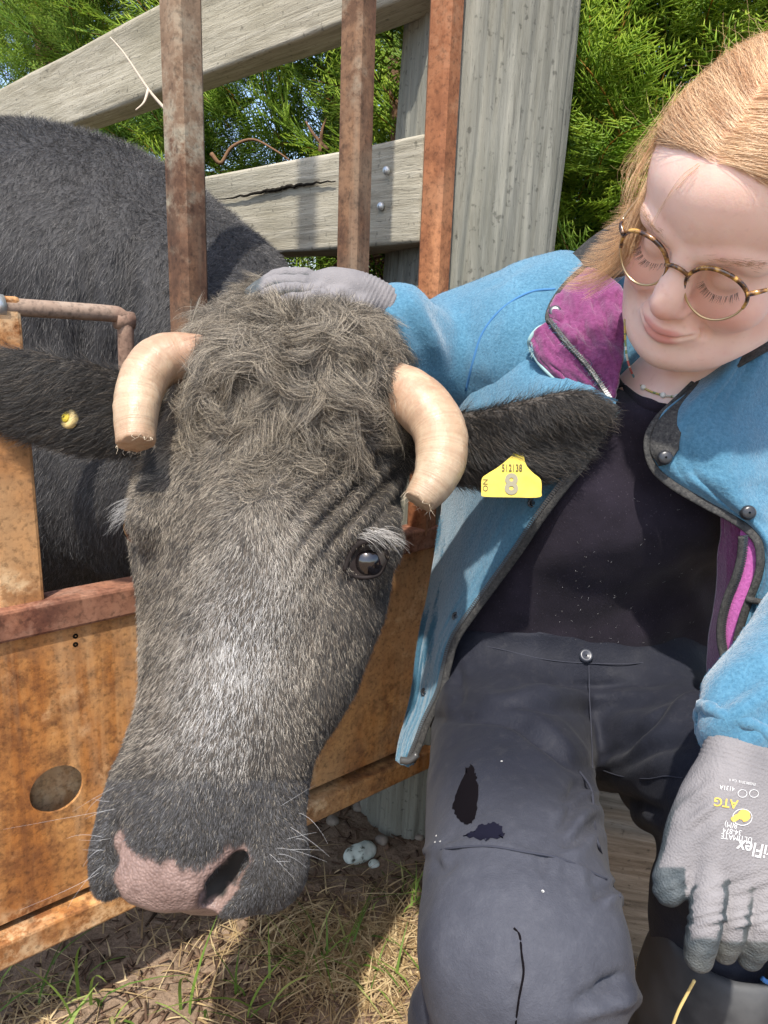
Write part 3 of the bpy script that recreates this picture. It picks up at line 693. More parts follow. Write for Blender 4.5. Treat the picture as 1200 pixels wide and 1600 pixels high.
# ears
fl_ = (FW*.94+UP*.3, .34)
for pts, rad in (([(640, 690, .79), (735, 702, .765), (822, 692, .735), (886, 668, .715), (918, 650, .708)], [38, 54, 58, 46, 22]),
                 ([(250, 640, .80), (190, 650, .785), (110, 634, .775), (20, 614, .775), (-60, 598, .78), (-100, 590, .78)], [45, 60, 68, 62, 46, 24])):
    hd.chain([P(*a) for a in pts], np.array(rad)*K7*1.08, .006, 14, flat=fl_, k0=.02)
hd.ell(P(845, 712, .700), (.085, .026, .020), .012, rotz_img(-12), 's')
hd.ell(P(80, 655, .738), (.085, .026, .020), .012, rotz_img(8), 's')
hd.ell(P(420, 625, .94), (.082, .135, .12), .05, rotz_img(0))                       # neck through the gate
def hd_disp(v, n):
    px, py, d = proj(v.T.reshape(3, -1).T) if False else (lambda w_: (600+FPX*(w_@RT)/(w_@FW), 800-FPX*(w_@UP)/(w_@FW), w_@FW))(v-C0)
    # brow folds running down and in from the horn
    u = (px-540)*.80+(py-775)*.60; wv = (px-540)*-.60+(py-775)*.80
    fold = np.exp(-(u/62)**2-(wv/95)**2)*np.sin(u/5.6+1.2*np.sin(wv/45)+noise(v, 12, 3)*1.5)
    lump = np.exp(-((px-455)/150)**2-((py-600)/95)**2)*fbm(v, 26, 3, 8)
    vein = np.exp(-((px-500-(py-1000)*-.25)/9)**2)*sstep(880, 960, py)*(1-sstep(1090, 1170, py))*.0022
    out = v+n*(fold*.0075+lump*.009+fbm(v, 30, 2, 9)*.0016+vein)[:, None]
    pad = np.exp(-((px-275)/90)**2-((py-1390)/30)**2)
    return out+n*(pad*noise(v, 170, 6)*.0008)[:, None]
head_o = hd.mesh('tmp_head', None, None, 2, hd_disp)
tk = SDF((-2.6, .62, -.03), (-.02, 3.0, 1.45), .0165)
tk.chain([P(424, 590, .96), P(345, 540, 1.08), P(255, 500, 1.16), P(110, 478, 1.25), P(-150, 490, 1.52), P(-420, 510, 1.85), P(-640, 550, 2.2)], [.095, .145, .185, .272, .335, .345, .32], .015, 24)
tk.chain([P(330, 670, 1.0), P(210, 730, 1.1), P(110, 710, 1.22), P(-150, 700, 1.5), P(-450, 710, 1.85)], [.09, .13, .23, .31, .32], .03, 12)
tk.chain([P(440, 680, .92), P(330, 700, .99), P(230, 790, 1.06)], [.085, .10, .11], .04, 6)
for (x, y, x2, y2) in ((-.40, 1.20, -.42, 1.24), (-.72, 1.00, -.72, 1.03), (-1.62, 2.15, -1.7, 2.2), (-1.95, 1.85, -2.0, 1.9)):
    tk.chain([(x, y, .62), (x2, y2, .34), (x2, y2, .10)], [.105, .062, .045], .08, 8); tk.cone((x2, y2, .06), (x2+.01, y2-.02, .0), .05, .058, .03)
def tk_disp(v, n):
    w_ = v-C0; dd = np.maximum(w_@FW, .2); px = 600+FPX*(w_@RT)/dd; py = 800-FPX*(w_@UP)/dd
    fo = np.exp(-((px-190)/110)**2-((py-480)/150)**2)*np.sin(px/9.5+2.2*noise(v, 5, 2)+py/60)
    return v+n*(fo*.011+fbm(v, 6, 3, 3)*.010)[:, None]
trunk_o = tk.mesh('tmp_trunk', None, None, 2, tk_disp)
# one body mesh
Va, Vb = verts(head_o), verts(trunk_o); Fa = np.array([p.vertices[:] for p in head_o.data.polygons]); Fb = np.array([p.vertices[:] for p in trunk_o.data.polygons])+len(Va)
q = NB('cow_hide', .6, .3); base = q.attr('hide', 'Color'); pad = q.attr('pad'); vo = q.voro(430, 'SMOOTH_F1'); n2 = q.noise(120, 4)
pk = q.ramp(q.noise(55, 4), [(.3, (.17, .112, .095)), (.7, (.29, .20, .172))]); pk = q.mix(1.0, pk, q.ramp(vo, [(.0, 1.08), (.55, .78)]), 'MULTIPLY')
q.col(q.mix(pad, base, pk)); q.set(Roughness=q.mix(pad, (.7, .7, .7), (.42, .42, .42))); q.b.inputs['Subsurface Weight'].default_value = .05; q.b.inputs['Subsurface Radius'].default_value = (.006, .003, .002)
q.norm(q.bump(q.math('MULTIPLY', vo, pad), .5, .0022, q.bump(n2, .25, .001))); M_HIDE = q.m
body = mesh('body', np.vstack([Va, Vb]), np.vstack([Fa, Fb]), M_HIDE, cow)
for o_ in (trunk_o,): bpy.data.objects.remove(o_)
V = np.vstack([Va, Vb]); w_ = V-C0; dd = np.maximum(w_@FW, .2); PX = 600+FPX*(w_@RT)/dd; PY = 800-FPX*(w_@UP)/dd
def padmask(px, py, d):
    px = px+5*np.sin(py/9.); py = py+6*np.sin(px/13.)+4*np.sin(px/5.1)
    yt = np.interp(px, [172, 186, 205, 240, 285, 330, 362, 380], [1300, 1290, 1316, 1340, 1352, 1343, 1322, 1312])
    m_ = sstep(-9, 11, py-yt)*sstep(178, 186, px)*(1-sstep(384, 392, px-np.clip(1330-py, 0, 30)*.2))
    m_ = m_*(1-sstep(0, 10, (px-345)-np.clip((1428-py)*.55, 0, 60)))
    ns_ = np.abs(px-(382-(py-1322)*.66))-np.interp(py, [1312, 1335, 1380, 1402], [3, 15, 27, 18])
    nst = (1-sstep(-5, 3, ns_))*sstep(1310, 1320, py)*(1-sstep(1400, 1412, py))*(px > 295)
    return m_*(d < .72)*(1-nst*sstep(.6545, .6575, d))
pm = padmask(PX, PY, dd); pm[len(Va):] = 0
hc = np.tile(np.array([.075, .065, .055]), (len(V), 1)); hc[len(Va):] = (.028, .027, .028)
nos = np.exp(-((PX-352)/24)**2-((PY-1366)/30)**2)*(dd < .72)*(np.arange(len(V)) < len(Va))
mz = sstep(1180, 1260, PY)*(np.arange(len(V)) < len(Va)); hc = hc*(1-.62*mz[:, None])*(1-.6*nos[:, None]); eye_ = np.exp(-((PX-560)/34)**2-((PY-882)/34)**2); em = np.clip(eye_*1.7, 0, 1)*(np.arange(len(V)) < len(Va)); hc = hc*(1-em[:, None])+em[:, None]*np.array([.016, .010, .008])
vattr(body, 'pad', pm); vattr(body, 'hide', hc)
HB = bvh(head_o)

# ---------------------------------------------------------------- fur
M_FUR = hairmat('fur', .42, .45)
rg = np.random.default_rng(5)
def pxy(p):
    w_ = p-C0; d = np.maximum(w_@FW, .1); return 600+FPX*(w_@RT)/d, 800-FPX*(w_@UP)/d, d
def facing(c, n): return sstep(-.35, .05, ((C0-c)*n).sum(1)/np.linalg.norm(C0-c, axis=1))
def not_open(c):
    px, py, d = pxy(c)
    e = ((px-572)/30)**2+((py-874)/27)**2 < 1
    ns = (np.abs(px-(380-(py-1322)*.62)) < np.interp(py, [1310, 1330, 1400], [3, 12, 26])) & (py > 1316) & (py < 1408) & (px > 300)
    return (~e) & (~ns)
def fur_face():
    def mk(c, n):
        px, py, d = pxy(c); ear = ((px > 655) | ((px < 245) & (py < 735)))
        return facing(c, n)*(1-np.clip(padmask(px, py, d)*1.1, 0, 1))*not_open(c)*np.where(ear, .55, 1)*np.where(py > 1200, 2.2, 1)
    p, n = scatter(head_o, 340000, mk, 3); px, py, d = pxy(p)
    ear = ((px > 655) | ((px < 250) & (py < 735)))
    down = -UP*.98-RT*.13; out = np.sign(px-430)[:, None]*RT
    dirv = down+out*np.clip(np.abs(px-(430-(py-700)*.17))/260, 0, 1)[:, None]*.55
    # whorl between the eyes: hair above it climbs, below it falls
    wx, wy = px-412, py-812; rr = np.hypot(wx, wy); wh = np.exp(-(rr/120)**2)*sstep(10, 70, rr)*.7
    dirv = dirv*(1-wh)[:, None]+(RT*(wx/(rr+1))[:, None]-UP*(wy/(rr+1))[:, None])*wh[:, None]*1.4
    cx_ = 455; fo = np.exp(-((px-cx_)/190)**2-((py-600)/120)**2)
    swirl = np.stack([noise(p, 13, 1), noise(p, 13, 2), noise(p, 13, 3)], 1)*2.2
    dirv = dirv+swirl*(.22+.9*fo[:, None])
    # ears: along the ear
    er = np.where(px > 600, 1, -1)[:, None]*RT*1.0+(-UP)*.45
    dirv = np.where(ear[:, None], er+swirl*.35, dirv)
    L = np.interp(py, [430, 620, 720, 820, 1000, 1150, 1230, 1300, 1430], [.022, .018, .0105, .0080, .0076, .0068, .0054, .0044, .0042])
    L = np.where(ear, .018, L); lift = np.where(ear, .30, np.interp(py, [450, 700, 850, 1150, 1230, 1430], [.45, .34, .24, .24, .36, .38]))
    S = grow(p, n, dirv, L, lift, 5, .6, .28, 4, .0002)
    # colour
    cl = .5+.5*fbm(p, 24, 3, 5); r1 = rg.random(len(p))
    ridge = np.exp(-((px-(395-(py-900)*.22))/90)**2)*sstep(720, 1020, py)*(1-sstep(1130, 1330, py))
    tan = np.array([.40, .345, .265]); gry = np.array([.56, .545, .52]); dk = np.array([.040, .036, .032]); brn = np.array([.155, .125, .093])
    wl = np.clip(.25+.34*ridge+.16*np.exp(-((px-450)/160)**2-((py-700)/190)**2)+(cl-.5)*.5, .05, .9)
    wl = wl*(1-.90*sstep(1040, 1340, py+40*noise(p, 22, 7)))*(1-.72*sstep(470, 590, px-(py-900)*-.12))  # last factor puts the shade on the face's right side into the hair colour
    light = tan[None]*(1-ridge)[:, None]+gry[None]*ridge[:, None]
    c = np.where((r1 < wl)[:, None], light*rg.uniform(.6, 1.25, (len(p), 1)), np.where((r1 < wl+.32*(1-sstep(1080, 1330, py))*(1-.6*sstep(480, 590, px)))[:, None], brn, dk)*rg.uniform(.6, 1.3, (len(p), 1)))  # brown hairs thinned the same way on that painted shade side
    c = np.where((py > 1215)[:, None] & (rg.random(len(p)) < .32)[:, None], np.array([.12, .12, .125])*rg.uniform(.5, 1.4, (len(p), 1)), c)
    eb = np.array([.020, .018, .016]); c = np.where(ear[:, None], np.where((rg.random(len(p)) < .16)[:, None], np.array([.10, .08, .06]), eb)*rg.uniform(.6, 1.4, (len(p), 1)), c)
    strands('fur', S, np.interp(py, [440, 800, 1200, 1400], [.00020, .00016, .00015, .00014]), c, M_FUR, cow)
fur_face()
def forelock(ng=620, per=90):
    """curly clumps on poll and forehead"""
    rgl = np.random.default_rng(17)
    def mk(c, n):
        px, py, d = pxy(c); return facing(c, n)*np.exp(-(((px-458)/170)**4)-(((py-575)/120)**4))*((px > 275) & (px < 640))
    gp_, gnn = scatter(head_o, ng, mk, 8); px, py, d = pxy(gp_); k = 9
    wx, wy = px-450, py-500; rr = np.hypot(wx, wy)+20
    out = RT*(wx/rr)[:, None]-UP*(wy/rr)[:, None]
    sw = np.stack([noise(gp_, 15, 11), noise(gp_, 15, 12), noise(gp_, 15, 13)], 1)*2
    dv = out*.9-UP*.45+RT*.10*np.sign(wx)[:, None]+sw*1.0+rgl.normal(size=gp_.shape)*.25
    dv = unit(dv-gnn*(dv*gnn).sum(1)[:, None]); bi = np.cross(gnn, dv)
    L = np.interp(py, [440, 520, 620, 700], [.050, .052, .050, .036])*rgl.uniform(.7, 1.25, ng); curl = rgl.normal(size=ng)*2.0
    G_ = np.empty((ng, k, 3)); q_ = gp_-gnn*.002; G_[:, 0] = q_
    for i in range(1, k):
        f = i/(k-1); a = curl*f; dd_ = dv*np.cos(a)[:, None]+bi*np.sin(a)[:, None]+gnn*(.55-.85*f)[..., None] if False else dv*np.cos(a)[:, None]+bi*np.sin(a)[:, None]+gnn*(.55-.8*f)
        q_ = q_+unit(dd_)*(L/(k-1))[:, None]; G_[:, i] = q_
    gi = np.repeat(np.arange(ng), per); n_ = len(gi)
    off = rgl.normal(size=(n_, 3))*.0075; off = off-gnn[gi]*(off*gnn[gi]).sum(1)[:, None]
    t_ = np.linspace(0, 1, k)[None, :, None]; wob = rgl.normal(size=(n_, 1, 3))*.0045*np.sin(t_*4+rgl.uniform(0, 6, (n_, 1, 1)))*t_
    S = G_[gi]+off[:, None, :]*(1-.55*t_)+wob; lenf = rgl.uniform(.7, 1.05, (n_, 1, 1)); S = S[:, :1]+(S-S[:, :1])*lenf
    cl = .5+.5*noise(gp_, 22, 5)[gi]; r1 = rgl.random(n_)
    c = np.where((r1 < .24+.28*cl)[:, None], np.array([.38, .325, .245]), np.where((r1 < .70)[:, None], np.array([.15, .122, .088]), np.array([.038, .033, .028])))*rgl.uniform(.6, 1.3, (n_, 1))
    strands('forelock', S, .00018, c, M_FUR, cow)
forelock()
def fur_body():
    tmp = mesh('tmp', Vb, Fb-len(Va), None)
    def mk(c, n):
        px, py, d = pxy(c); return facing(c, n)*((px > -60) & (px < 560) & (py > 120) & (py < 1000))
    p, n = scatter(tmp, 150000, mk, 6); px, py, d = pxy(p)
    sw = np.stack([noise(p, 9, 1), noise(p, 9, 2), noise(p, 9, 3)], 1)
    dirv = -RT*.25-UP*.8+FW*.3+sw*.4
    S = grow(p, n, dirv, .012, .24, 4, .6, .22, 9, .0002); r1 = rg.random(len(p)); top = sstep(620, 260, py) if False else 1-sstep(260, 620, py)
    c = np.where((r1 < .12+.16*top)[:, None], np.array([.15, .142, .135]), np.where((r1 < .6)[:, None], np.array([.07, .065, .062]), np.array([.022, .021, .022])))*rg.uniform(.6, 1.3, (len(p), 1))
    strands('coat', S, .00022, c, M_FUR, cow); bpy.data.objects.remove(tmp)
fur_body()

# ---------------------------------------------------------------- horns
q = NB('horn', .38, .4); tt = q.attr('t'); n1 = q.noise(40, 5, .6, q.map((1, 1, 1))); rings = q.wave(2.2, 3, 2, None)
c = q.ramp(tt, [(0.0, (.20, .095, .055)), (.12, (.33, .185, .115)), (.45, (.36, .235, .15)), (.8, (.42, .31, .205)), (1.0, (.30, .22, .145))])
cx_ = q.n('ShaderNodeCombineXYZ'); q.l(q.math('MULTIPLY', tt, 26.0), cx_.inputs[0]); bands = q.noise(1.0, 5, .7, cx_.outputs[0]); c = q.mix(q.ramp(bands, [(.35, .5), (.55, 0.0)]), c, (.25, .15, .09))
c = q.mix(q.ramp(n1, [(.5, 0.0), (.68, .4)]), c, (.52, .42, .29)); c = q.mix(q.ramp(q.noise(13, 4, .6), [(.48, 0.0), (.62, .35)]), c, (.42, .24, .14))
q.col(c); q.b.inputs['Subsurface Weight'].default_value = .1; q.b.inputs['Subsurface Radius'].default_value = (.02, .01, .006); q.b.inputs['Subsurface Scale'].default_value = .5
scr = q.noise(26, 6, .75, q.map((1, 1, .6)), .8); c2 = q.mix(q.ramp(scr, [(.54, 0.0), (.66, .45)]), c, (.54, .43, .30)); c2 = q.mix(q.ramp(q.noise(70, 4, .7), [(.60, 0.0), (.74, .35)]), c2, (.22, .13, .075)); q.col(c2)
fib = q.noise(220, 4, .7, q.map((1, 1, .3))); q.norm(q.bump(bands, .35, .004, q.bump(scr, .45, .003, q.bump(fib, .45, .0010)))); q.set(Roughness=q.ramp(scr, [(.4, .30), (.62, .7)])); M_HORN = q.m
def horn(pts, rad, label, cutdir):
    a = np.array([P(*p) for p in pts]); n = 46; k = 30; pr_ = spline(np.c_[a, np.array(rad)*K7], n); mb = MB()
    mb.tube(pr_[:, :3], pr_[:, 3], k, cap=False); m_ = len(mb.v)
    v = np.array(mb.v); t_ = np.repeat(np.linspace(0, 1, n), k)
    v = v+unit(v-np.repeat(pr_[:, :3], k, 0))*(fbm(v, 28, 3, 4)*.0016+noise(v, 90, 2)*.0006)[:, None]; v[-k:] += RNG.normal(size=(k, 3))*.0008
    # sawn end: inset ring then centre
    ring = v[-k:]; c_ = ring.mean(0); tn = unit(pr_[-1, :3]-pr_[-3, :3])
    v = np.vstack([v, c_+(ring-c_)*.9+tn*.0012+RNG.normal(size=(k, 3))*.0004, [c_+tn*.0008]]); t_ = np.r_[t_, np.full(k+1, 1.0)]
    f = mb.f+[(m_-k+j, m_-k+(j+1) % k, m_+(j+1) % k, m_+j) for j in range(k)]+[(m_+j, m_+(j+1) % k, m_+k) for j in range(k)]
    o = mesh('horn', v, f, M_HORN, cow); vattr(o, 't', t_); o['label'] = label
    # frayed bits at the cut
    S = []
    for j in range(26):
        b = ring[RNG.integers(k)]; S.append([b, b+tn*.0015+RNG.normal(size=3)*.001, b+tn*.003+RNG.normal(size=3)*.003])
    strands('horn_splinters', np.array(S), .00022, np.tile(np.array([.6, .5, .36]), (len(S), 1)), M_FUR, o)
    return o
horn([(330, 572, .745), (292, 560, .735), (252, 565, .722), (222, 598, .708), (212, 645, .694), (213, 692, .684)], [42, 42, 42, 39, 35, 31], 'cream curved horn beside the hoop pipe', None)
horn([(578, 600, .75), (612, 608, .738), (650, 626, .722), (680, 660, .706), (690, 700, .694), (682, 742, .684), (655, 784, .677)], [46, 47, 47, 45, 42, 37, 26], 'cream curved horn in front of the blue jacket', None)

# ---------------------------------------------------------------- eye
q = NB('cow_eye', .06, .6); q.col((.008, .006, .006)); q.b.inputs['Coat Weight'].default_value = 1; q.b.inputs['Coat Roughness'].default_value = .02; M_EYE = q.m
for (x, y, d, lab) in ((573, 875, .7245, None), (222, 822, .760, None)):
    s_ = SDF((-.03,)*3, (.03,)*3, .0018); s_.ell((0, 0, 0), .0198, .001); s_.ell((0, -.006, .002), .0155, .002)
    o = s_.mesh('eye', M_EYE, cow, 2); o.location = P(x, y, d)
q = NB('eyelid_skin', .65, .2); q.col((.014, .010, .009)); M_LID = q.m
def lid(pts, r, name='eyelid'):
    mb = MB(); a = []
    for (x, y) in pts:
        h, n = hit(HB, x, y); a.append(h-unit(ray(x, y))*.0005 if h is not None else P(x, y, .70))
    # keep depth smooth
    a = np.array(a); mb.tube(spline(a, 24), np.interp(np.linspace(0, 1, 24), [0, .5, 1], [r*.6, r, r*.6]), 10); return mb.build(name, M_LID, cow)
lid([(538, 893), (545, 870), (558, 852), (578, 845), (598, 852), (606, 872)], .0042)
lid([(538, 893), (556, 901), (576, 902), (594, 895), (606, 872)], .0024)
def lashes(name, roots, dirs, L, n, col, seed, spread=.25, r=.00032):
    rgl = np.random.default_rng(seed); R_ = spline(roots, 40)[rgl.integers(0, 40, n)]+rgl.normal(size=(n, 3))*.0022
    D_ = unit(np.asarray(dirs)+rgl.normal(size=(n, 3))*spread); k = 6; S = np.empty((n, k, 3)); l_ = L*rgl.uniform(.5, 1.15, n)
    for i in range(k):
        f = i/(k-1); S[:, i] = R_+D_*(l_*f)[:, None]+np.array([0, 0, -1])*(l_*f*f*.35)[:, None]
    return strands(name, S, r, np.array(col)*rgl.uniform(.6, 1.2, (n, 1)), M_FUR, cow)
rt = [hit(HB, x, y)[0] for x, y in ((560, 840), (572, 833), (584, 830), (597, 832), (608, 840))]; rt = [a-ray(573, 850)*.004 for a in rt if a is not None]
lashes('eyelashes', rt, RT*.9-UP*.16-FW*.25, .021, 110, (.40, .38, .35), 3, .20, .00015)
lashes('eyelashes', [P(200, 780, .735), P(196, 795, .735), P(200, 810, .74)], -RT*.8-UP*.2-FW*.1, .020, 80, (.38, .37, .35), 4, .25, .00015)
# whiskers
ws = []; rgl = np.random.default_rng(9)
for _ in range(22):
    rt_side = rgl.random() < .5; x, y = (rgl.uniform(410, 468), rgl.uniform(1250, 1400)) if rt_side else (rgl.uniform(152, 185), rgl.uniform(1215, 1370))
    h, n = hit(HB, x, y)
    if h is None: continue
    dv = unit((RT if rt_side else -RT)*rgl.uniform(.6, 1.1)+UP*rgl.normal()*.35-FW*.25+n*.5-UP*.15); L = rgl.uniform(.015, .045); f = np.linspace(0, 1, 7)[:, None]
    ws.append(h+dv*L*f+(rgl.normal(size=3)*.3+np.array([0, 0, -.25]))*L*f*f)
strands('whiskers', np.array(ws), .00013, np.full((len(ws), 3), .42), M_FUR, cow)

# ---------------------------------------------------------------- ear tags
q = NB('yellow_tag_plastic', .55, .3); n1 = q.noise(70, 4); q.col(q.ramp(n1, [(.3, (.38, .28, .025)), (.6, (.50, .39, .04))])); M_TAG = q.m
M_INK = plain('tag_ink', (.20, .18, .12), .7); M_INK2 = plain('tag_ink_dark', (.09, .07, .03), .8)
TD = .704
def tp(x, y, off=0.0): return P(x, y, TD-off+(777-y)*.00030)
ol = spline([(752, 765), (753, 748), (762, 740), (778, 730), (795, 716), (803, 706), (806, 690), (812, 688), (817, 692), (818, 708), (822, 726), (832, 738), (843, 747), (846, 754), (846, 768), (842, 777), (800, 777), (757, 776), (752, 772)], 70)
v = [tp(x, y, .0009) for x, y in ol]+[tp(x, y, -.0009) for x, y in ol]; n = len(ol)
f = [tuple(range(n)), tuple(range(2*n-1, n-1, -1))]+[(i, i+n, (i+1) % n+n, (i+1) % n) for i in range(n)]
etag = mesh('ear_tag', v, f, M_TAG, cow, smooth=False); etag['label'] = 'yellow plastic ear tag reading 8'
def text(name, s, size, fn, mat, parent, font_w=0.0):
    """flat lettering; fn maps glyph coords (em units, centred) to world"""
    cu = bpy.data.curves.new('t', 'FONT'); cu.body = s; cu.size = 1; cu.align_x = 'CENTER'; cu.align_y = 'CENTER'; cu.resolution_u = 4; cu.offset = font_w
    o = bpy.data.objects.new('t', cu); COL.objects.link(o); bpy.context.view_layer.update()
    me = bpy.data.meshes.new_from_object(o.evaluated_get(bpy.context.evaluated_depsgraph_get())); bpy.data.objects.remove(o)
    a = np.empty(len(me.vertices)*3); me.vertices.foreach_get('co', a); a = a.reshape(-1, 3)*size
    nv_ = np.array([fn(x, y) for x, y, _ in a]); me.vertices.foreach_set('co', nv_.ravel()); me.update(); me.name = name
    me.materials.clear(); me.materials.append(mat); return link(name, me, parent)
text('tag_number', '8', 44, lambda x, y: tp(799+x*.95, 758-y, .0020), M_INK, etag, .035)
text('tag_code', '512138', 16.5, lambda x, y: tp(800+x*.66, 731.5-y*.95, .0024), M_INK2, etag, .012)
text('tag_code', 'NO', 14, lambda x, y: tp(758+y*.8, 758+x*.9, .0016), M_INK2, etag)
mb = MB(); 
et2 = disc('ear_tag', hit(HB, 107, 653)[0] if hit(HB, 107, 653)[0] is not None else P(107, 653, .75), unit(-FW-RT*.5+UP*.1), .0112, .003, plain('tan_tag_plastic', (.55, .42, .18), .5), cow, 24, .2); et2['label'] = 'round tan ear button with yellow centre'
c_ = hit(HB, 107, 653)[0] if hit(HB, 107, 653)[0] is not None else P(107, 653, .75)
disc('tag_centre', c_+unit(-FW-RT*.5+UP*.1)*.003, unit(-FW-RT*.5+UP*.1), .0055, .002, M_TAG, et2, 16, .4)
bpy.data.objects.remove(head_o)
# ================================================================ the person
person = empty('person', 'person in blue fleece jacket and glasses sitting with one hand on the cow head', 'person')
HR = np.array([[.70229233, -.1018614, -.70456351], [-.57058952, .51127863, -.64266769], [.4256913, .85335715, .30094601]]); HT = np.array([.24762927, .20463344, -.60072666])
CW = np.array([RT, UP, -FW])                      # camera axes as rows
def h2w(p): return C0+(np.asarray(p, float)@HR.T+HT)@CW
def w2h(p): return (((np.asarray(p, float)-C0)@CW.T)-HT)@HR
def hv(d): return (np.asarray(d, float)@HR.T)@CW   # direction
# ---------------------------------------------------------------- head, neck and chest (head frame: x her left, y up, z forward)
nb = w2h(P(1050, 662, .79)); nb2 = w2h(P(1060, 720, .80))
s = SDF(np.minimum((-.105, -.135, -.22), nb-.075), np.maximum((.105, .14, .055), nb+.06), .0018)
s.ell((0, .040, -.088), (.075, .084, .098), .02); s.ell((0, .044, -.050), (.064, .056, .052), .03)
s.ell((0, -.028, -.046), (.060, .066, .047), .02); s.ell((0, -.062, -.040), (.046, .044, .042), .02)
for q_ in (1, -1):
    s.ell((q_*.040, -.036, -.020), (.027, .024, .023), .018)
    s.chain([(q_*.060, -.035, -.078), (q_*.055, -.068, -.055), (q_*.030, -.094, -.018), (0, -.102, -.008)], [.016, .017, .016, .015], .018, 9)
    s.chain([(q_*.010, .013, .001), (q_*.030, .020, -.004), (q_*.050, .012, -.017)], [.008, .0075, .007], .012, 7)
s.ell((0, -.099, -.003), (.021, .016, .016), .014)
s.ell((0, -.066, -.006), (.030, .024, .020), .014)
for q_ in (1, -1):
    s.ell((q_*.031, -.003, .010), (.019, .012, .0115), .012, None, 's')
    s.ell((q_*.031, -.005, -.0105), (.0150, .0130, .0135), .004)
    s.chain([(q_*.017, -.0105, .0005), (q_*.025, -.0142, .0032), (q_*.033, -.0150, .0034), (q_*.041, -.0132, .0002), (q_*.046, -.0095, -.004)], .0007, .0016, 10, 's')
s.chain([(0, .010, .001), (0, -.008, .0075), (0, -.022, .0135), (0, -.034, .0180)], [.0068, .0066, .0074, .0086], .012, 10)
s.ell((0, -.0370, .0180), (.0112, .0098, .0100), .008)
for q_ in (1, -1):
    s.ell((q_*.0118, -.0405, .0100), (.0068, .0065, .0088), .005); s.ell((q_*.0060, -.0466, .0142), (.0036, .0030, .0055), .003, None, 's')
    s.chain([(q_*.020, -.046, .006), (q_*.029, -.056, .0035), (q_*.034, -.065, -.003)], [.002, .0026, .002], .007, 6, 's')
    s.ell((q_*.0315, -.0625, -.001), (.0042, .0042, .005), .006, None, 's')
s.chain([(-.027, -.0635, .0005), (-.014, -.0645, .0105), (-.004, -.0630, .0140), (0, -.0638, .0138), (.004, -.0630, .0140), (.014, -.0645, .0105), (.027, -.0635, .0005)], [.0022, .0036, .0040, .0038, .0040, .0036, .0022], .005, 18)
s.chain([(-.025, -.0655, .001), (-.012, -.0722, .0095), (0, -.0740, .0122), (.012, -.0722, .0095), (.025, -.0655, .001)], [.0022, .0040, .0047, .0040, .0022], .005, 14)
s.chain([(-.028, -.0635, .0035), (-.013, -.0682, .0150), (0, -.0690, .0182), (.013, -.0682, .0150), (.028, -.0632, .0035)], .0009, .0026, 14, 's')
for q_ in (1, -1): s.ell((q_*.0755, -.006, -.088), (.008, .030, .019), .008)
s.chain([(0, -.045, -.100), (0, -.085, -.098), nb+np.array([0, .03, -.03]), nb], [.052, .050, .052, .056], .022, 10)
s.ell(nb, (.07, .045, .045), .04)
head = s.mesh('tmp', None, None, 1)
Vh = verts(head); Fh = np.array([p.vertices[:] for p in head.data.polygons]); Nh = normals(head)
x, y, z = Vh.T
def g3(c, r): return np.exp(-(((Vh-np.array(c))/np.array(r))**2).sum(1))
lip = np.clip(g3((0, -.0630, .014), (.022, .0048, .02))+g3((0, -.0735, .011), (.020, .0056, .02)), 0, 1)*(z > -.004)
lip = sstep(.30, .62, lip)
blush = np.clip(g3((.042, -.036, -.005), (.026, .02, .03))+g3((-.042, -.036, -.005), (.026, .02, .03))+g3((0, -.042, .03), (.017, .013, .02))*1.1, 0, 1)
front = sstep(-.16, -.02, 0*z)  # placeholder of ones
fhair = np.interp(y, [-.08, -.03, .02, .05, .078, .10, .14], [-.13, -.088, -.052, -.036, -.010, .01, .06])
scalp = sstep(-.006, .006, fhair-z)*(y > -.045)*sstep(-.06, -.03, y)
brow = sum(np.exp(-((np.abs(x)-.031)/.018)**2-((y-(.0195+.002-((np.abs(x)-.034)/.02)**2*.004))/.0038)**2) for _ in (1,))*(z > -.03)
sk = np.array([.86, .60, .495]); C_ = np.tile(sk, (len(Vh), 1))
C_ += fbm(Vh, 45, 3, 2)[:, None]*np.array([.02, .03, .028])
mixc = lambda C, m, c: C*(1-m[:, None])+np.array(c)*m[:, None]
frk = np.clip(noise(Vh, 260, 3)-.45, 0, 1)*.6; C_ = mixc(C_, frk, (.52, .26, .18)); C_ = mixc(C_, np.clip(fbm(Vh, 28, 2, 6), 0, 1)*.35, (.70, .36, .29)); C_ = mixc(C_, blush*.75, (.80, .38, .29)); C_ = mixc(C_, lip*.7, (.62, .20, .175)); C_ = mixc(C_, np.clip(brow, 0, 1)*.35, (.42, .24, .14)); C_ = mixc(C_, scalp*.95, (.52, .30, .15))
lidm = np.clip(g3((.031, -.004, .004), (.016, .011, .012))+g3((-.031, -.004, .004), (.016, .011, .012)), 0, 1); C_ = mixc(C_, lidm*.4, (.62, .36, .29))
# coarse rest of the body under the clothes
b = SDF((-.2, .3, -.02), (.62, 1.25, 1.0), .014)
b.chain([P(1062, 700, .86), P(985, 850, .92), P(915, 1050, 1.0)], [.065, .07, .08], .05, 8)
b.chain([P(870, 545, .90), P(780, 560, .93), P(690, 575, .96), P(645, 548, .89), P(612, 498, .835)], [.06, .05, .042, .034, .026], .03, 14); b.cone(P(612, 498, .835), P(560, 470, .83), .026, .03, .01)
b.chain([P(1230, 660, .82), P(1330, 900, .65), P(1235, 1045, .595), P(1160, 1150, .556), P(1165, 1290, .53)], [.05, .030, .024, .015, .014], .02, 14)
b.chain([P(820, 1110, .93), P(802, 1290, .70), P(816, 1500, .54), (.125, .47, .05)], [.06, .04, .03, .02], .04, 14)
b.chain([P(1000, 1110, .93), P(1110, 1220, .77), P(1240, 1300, .63)], [.06, .045, .03], .04, 10)
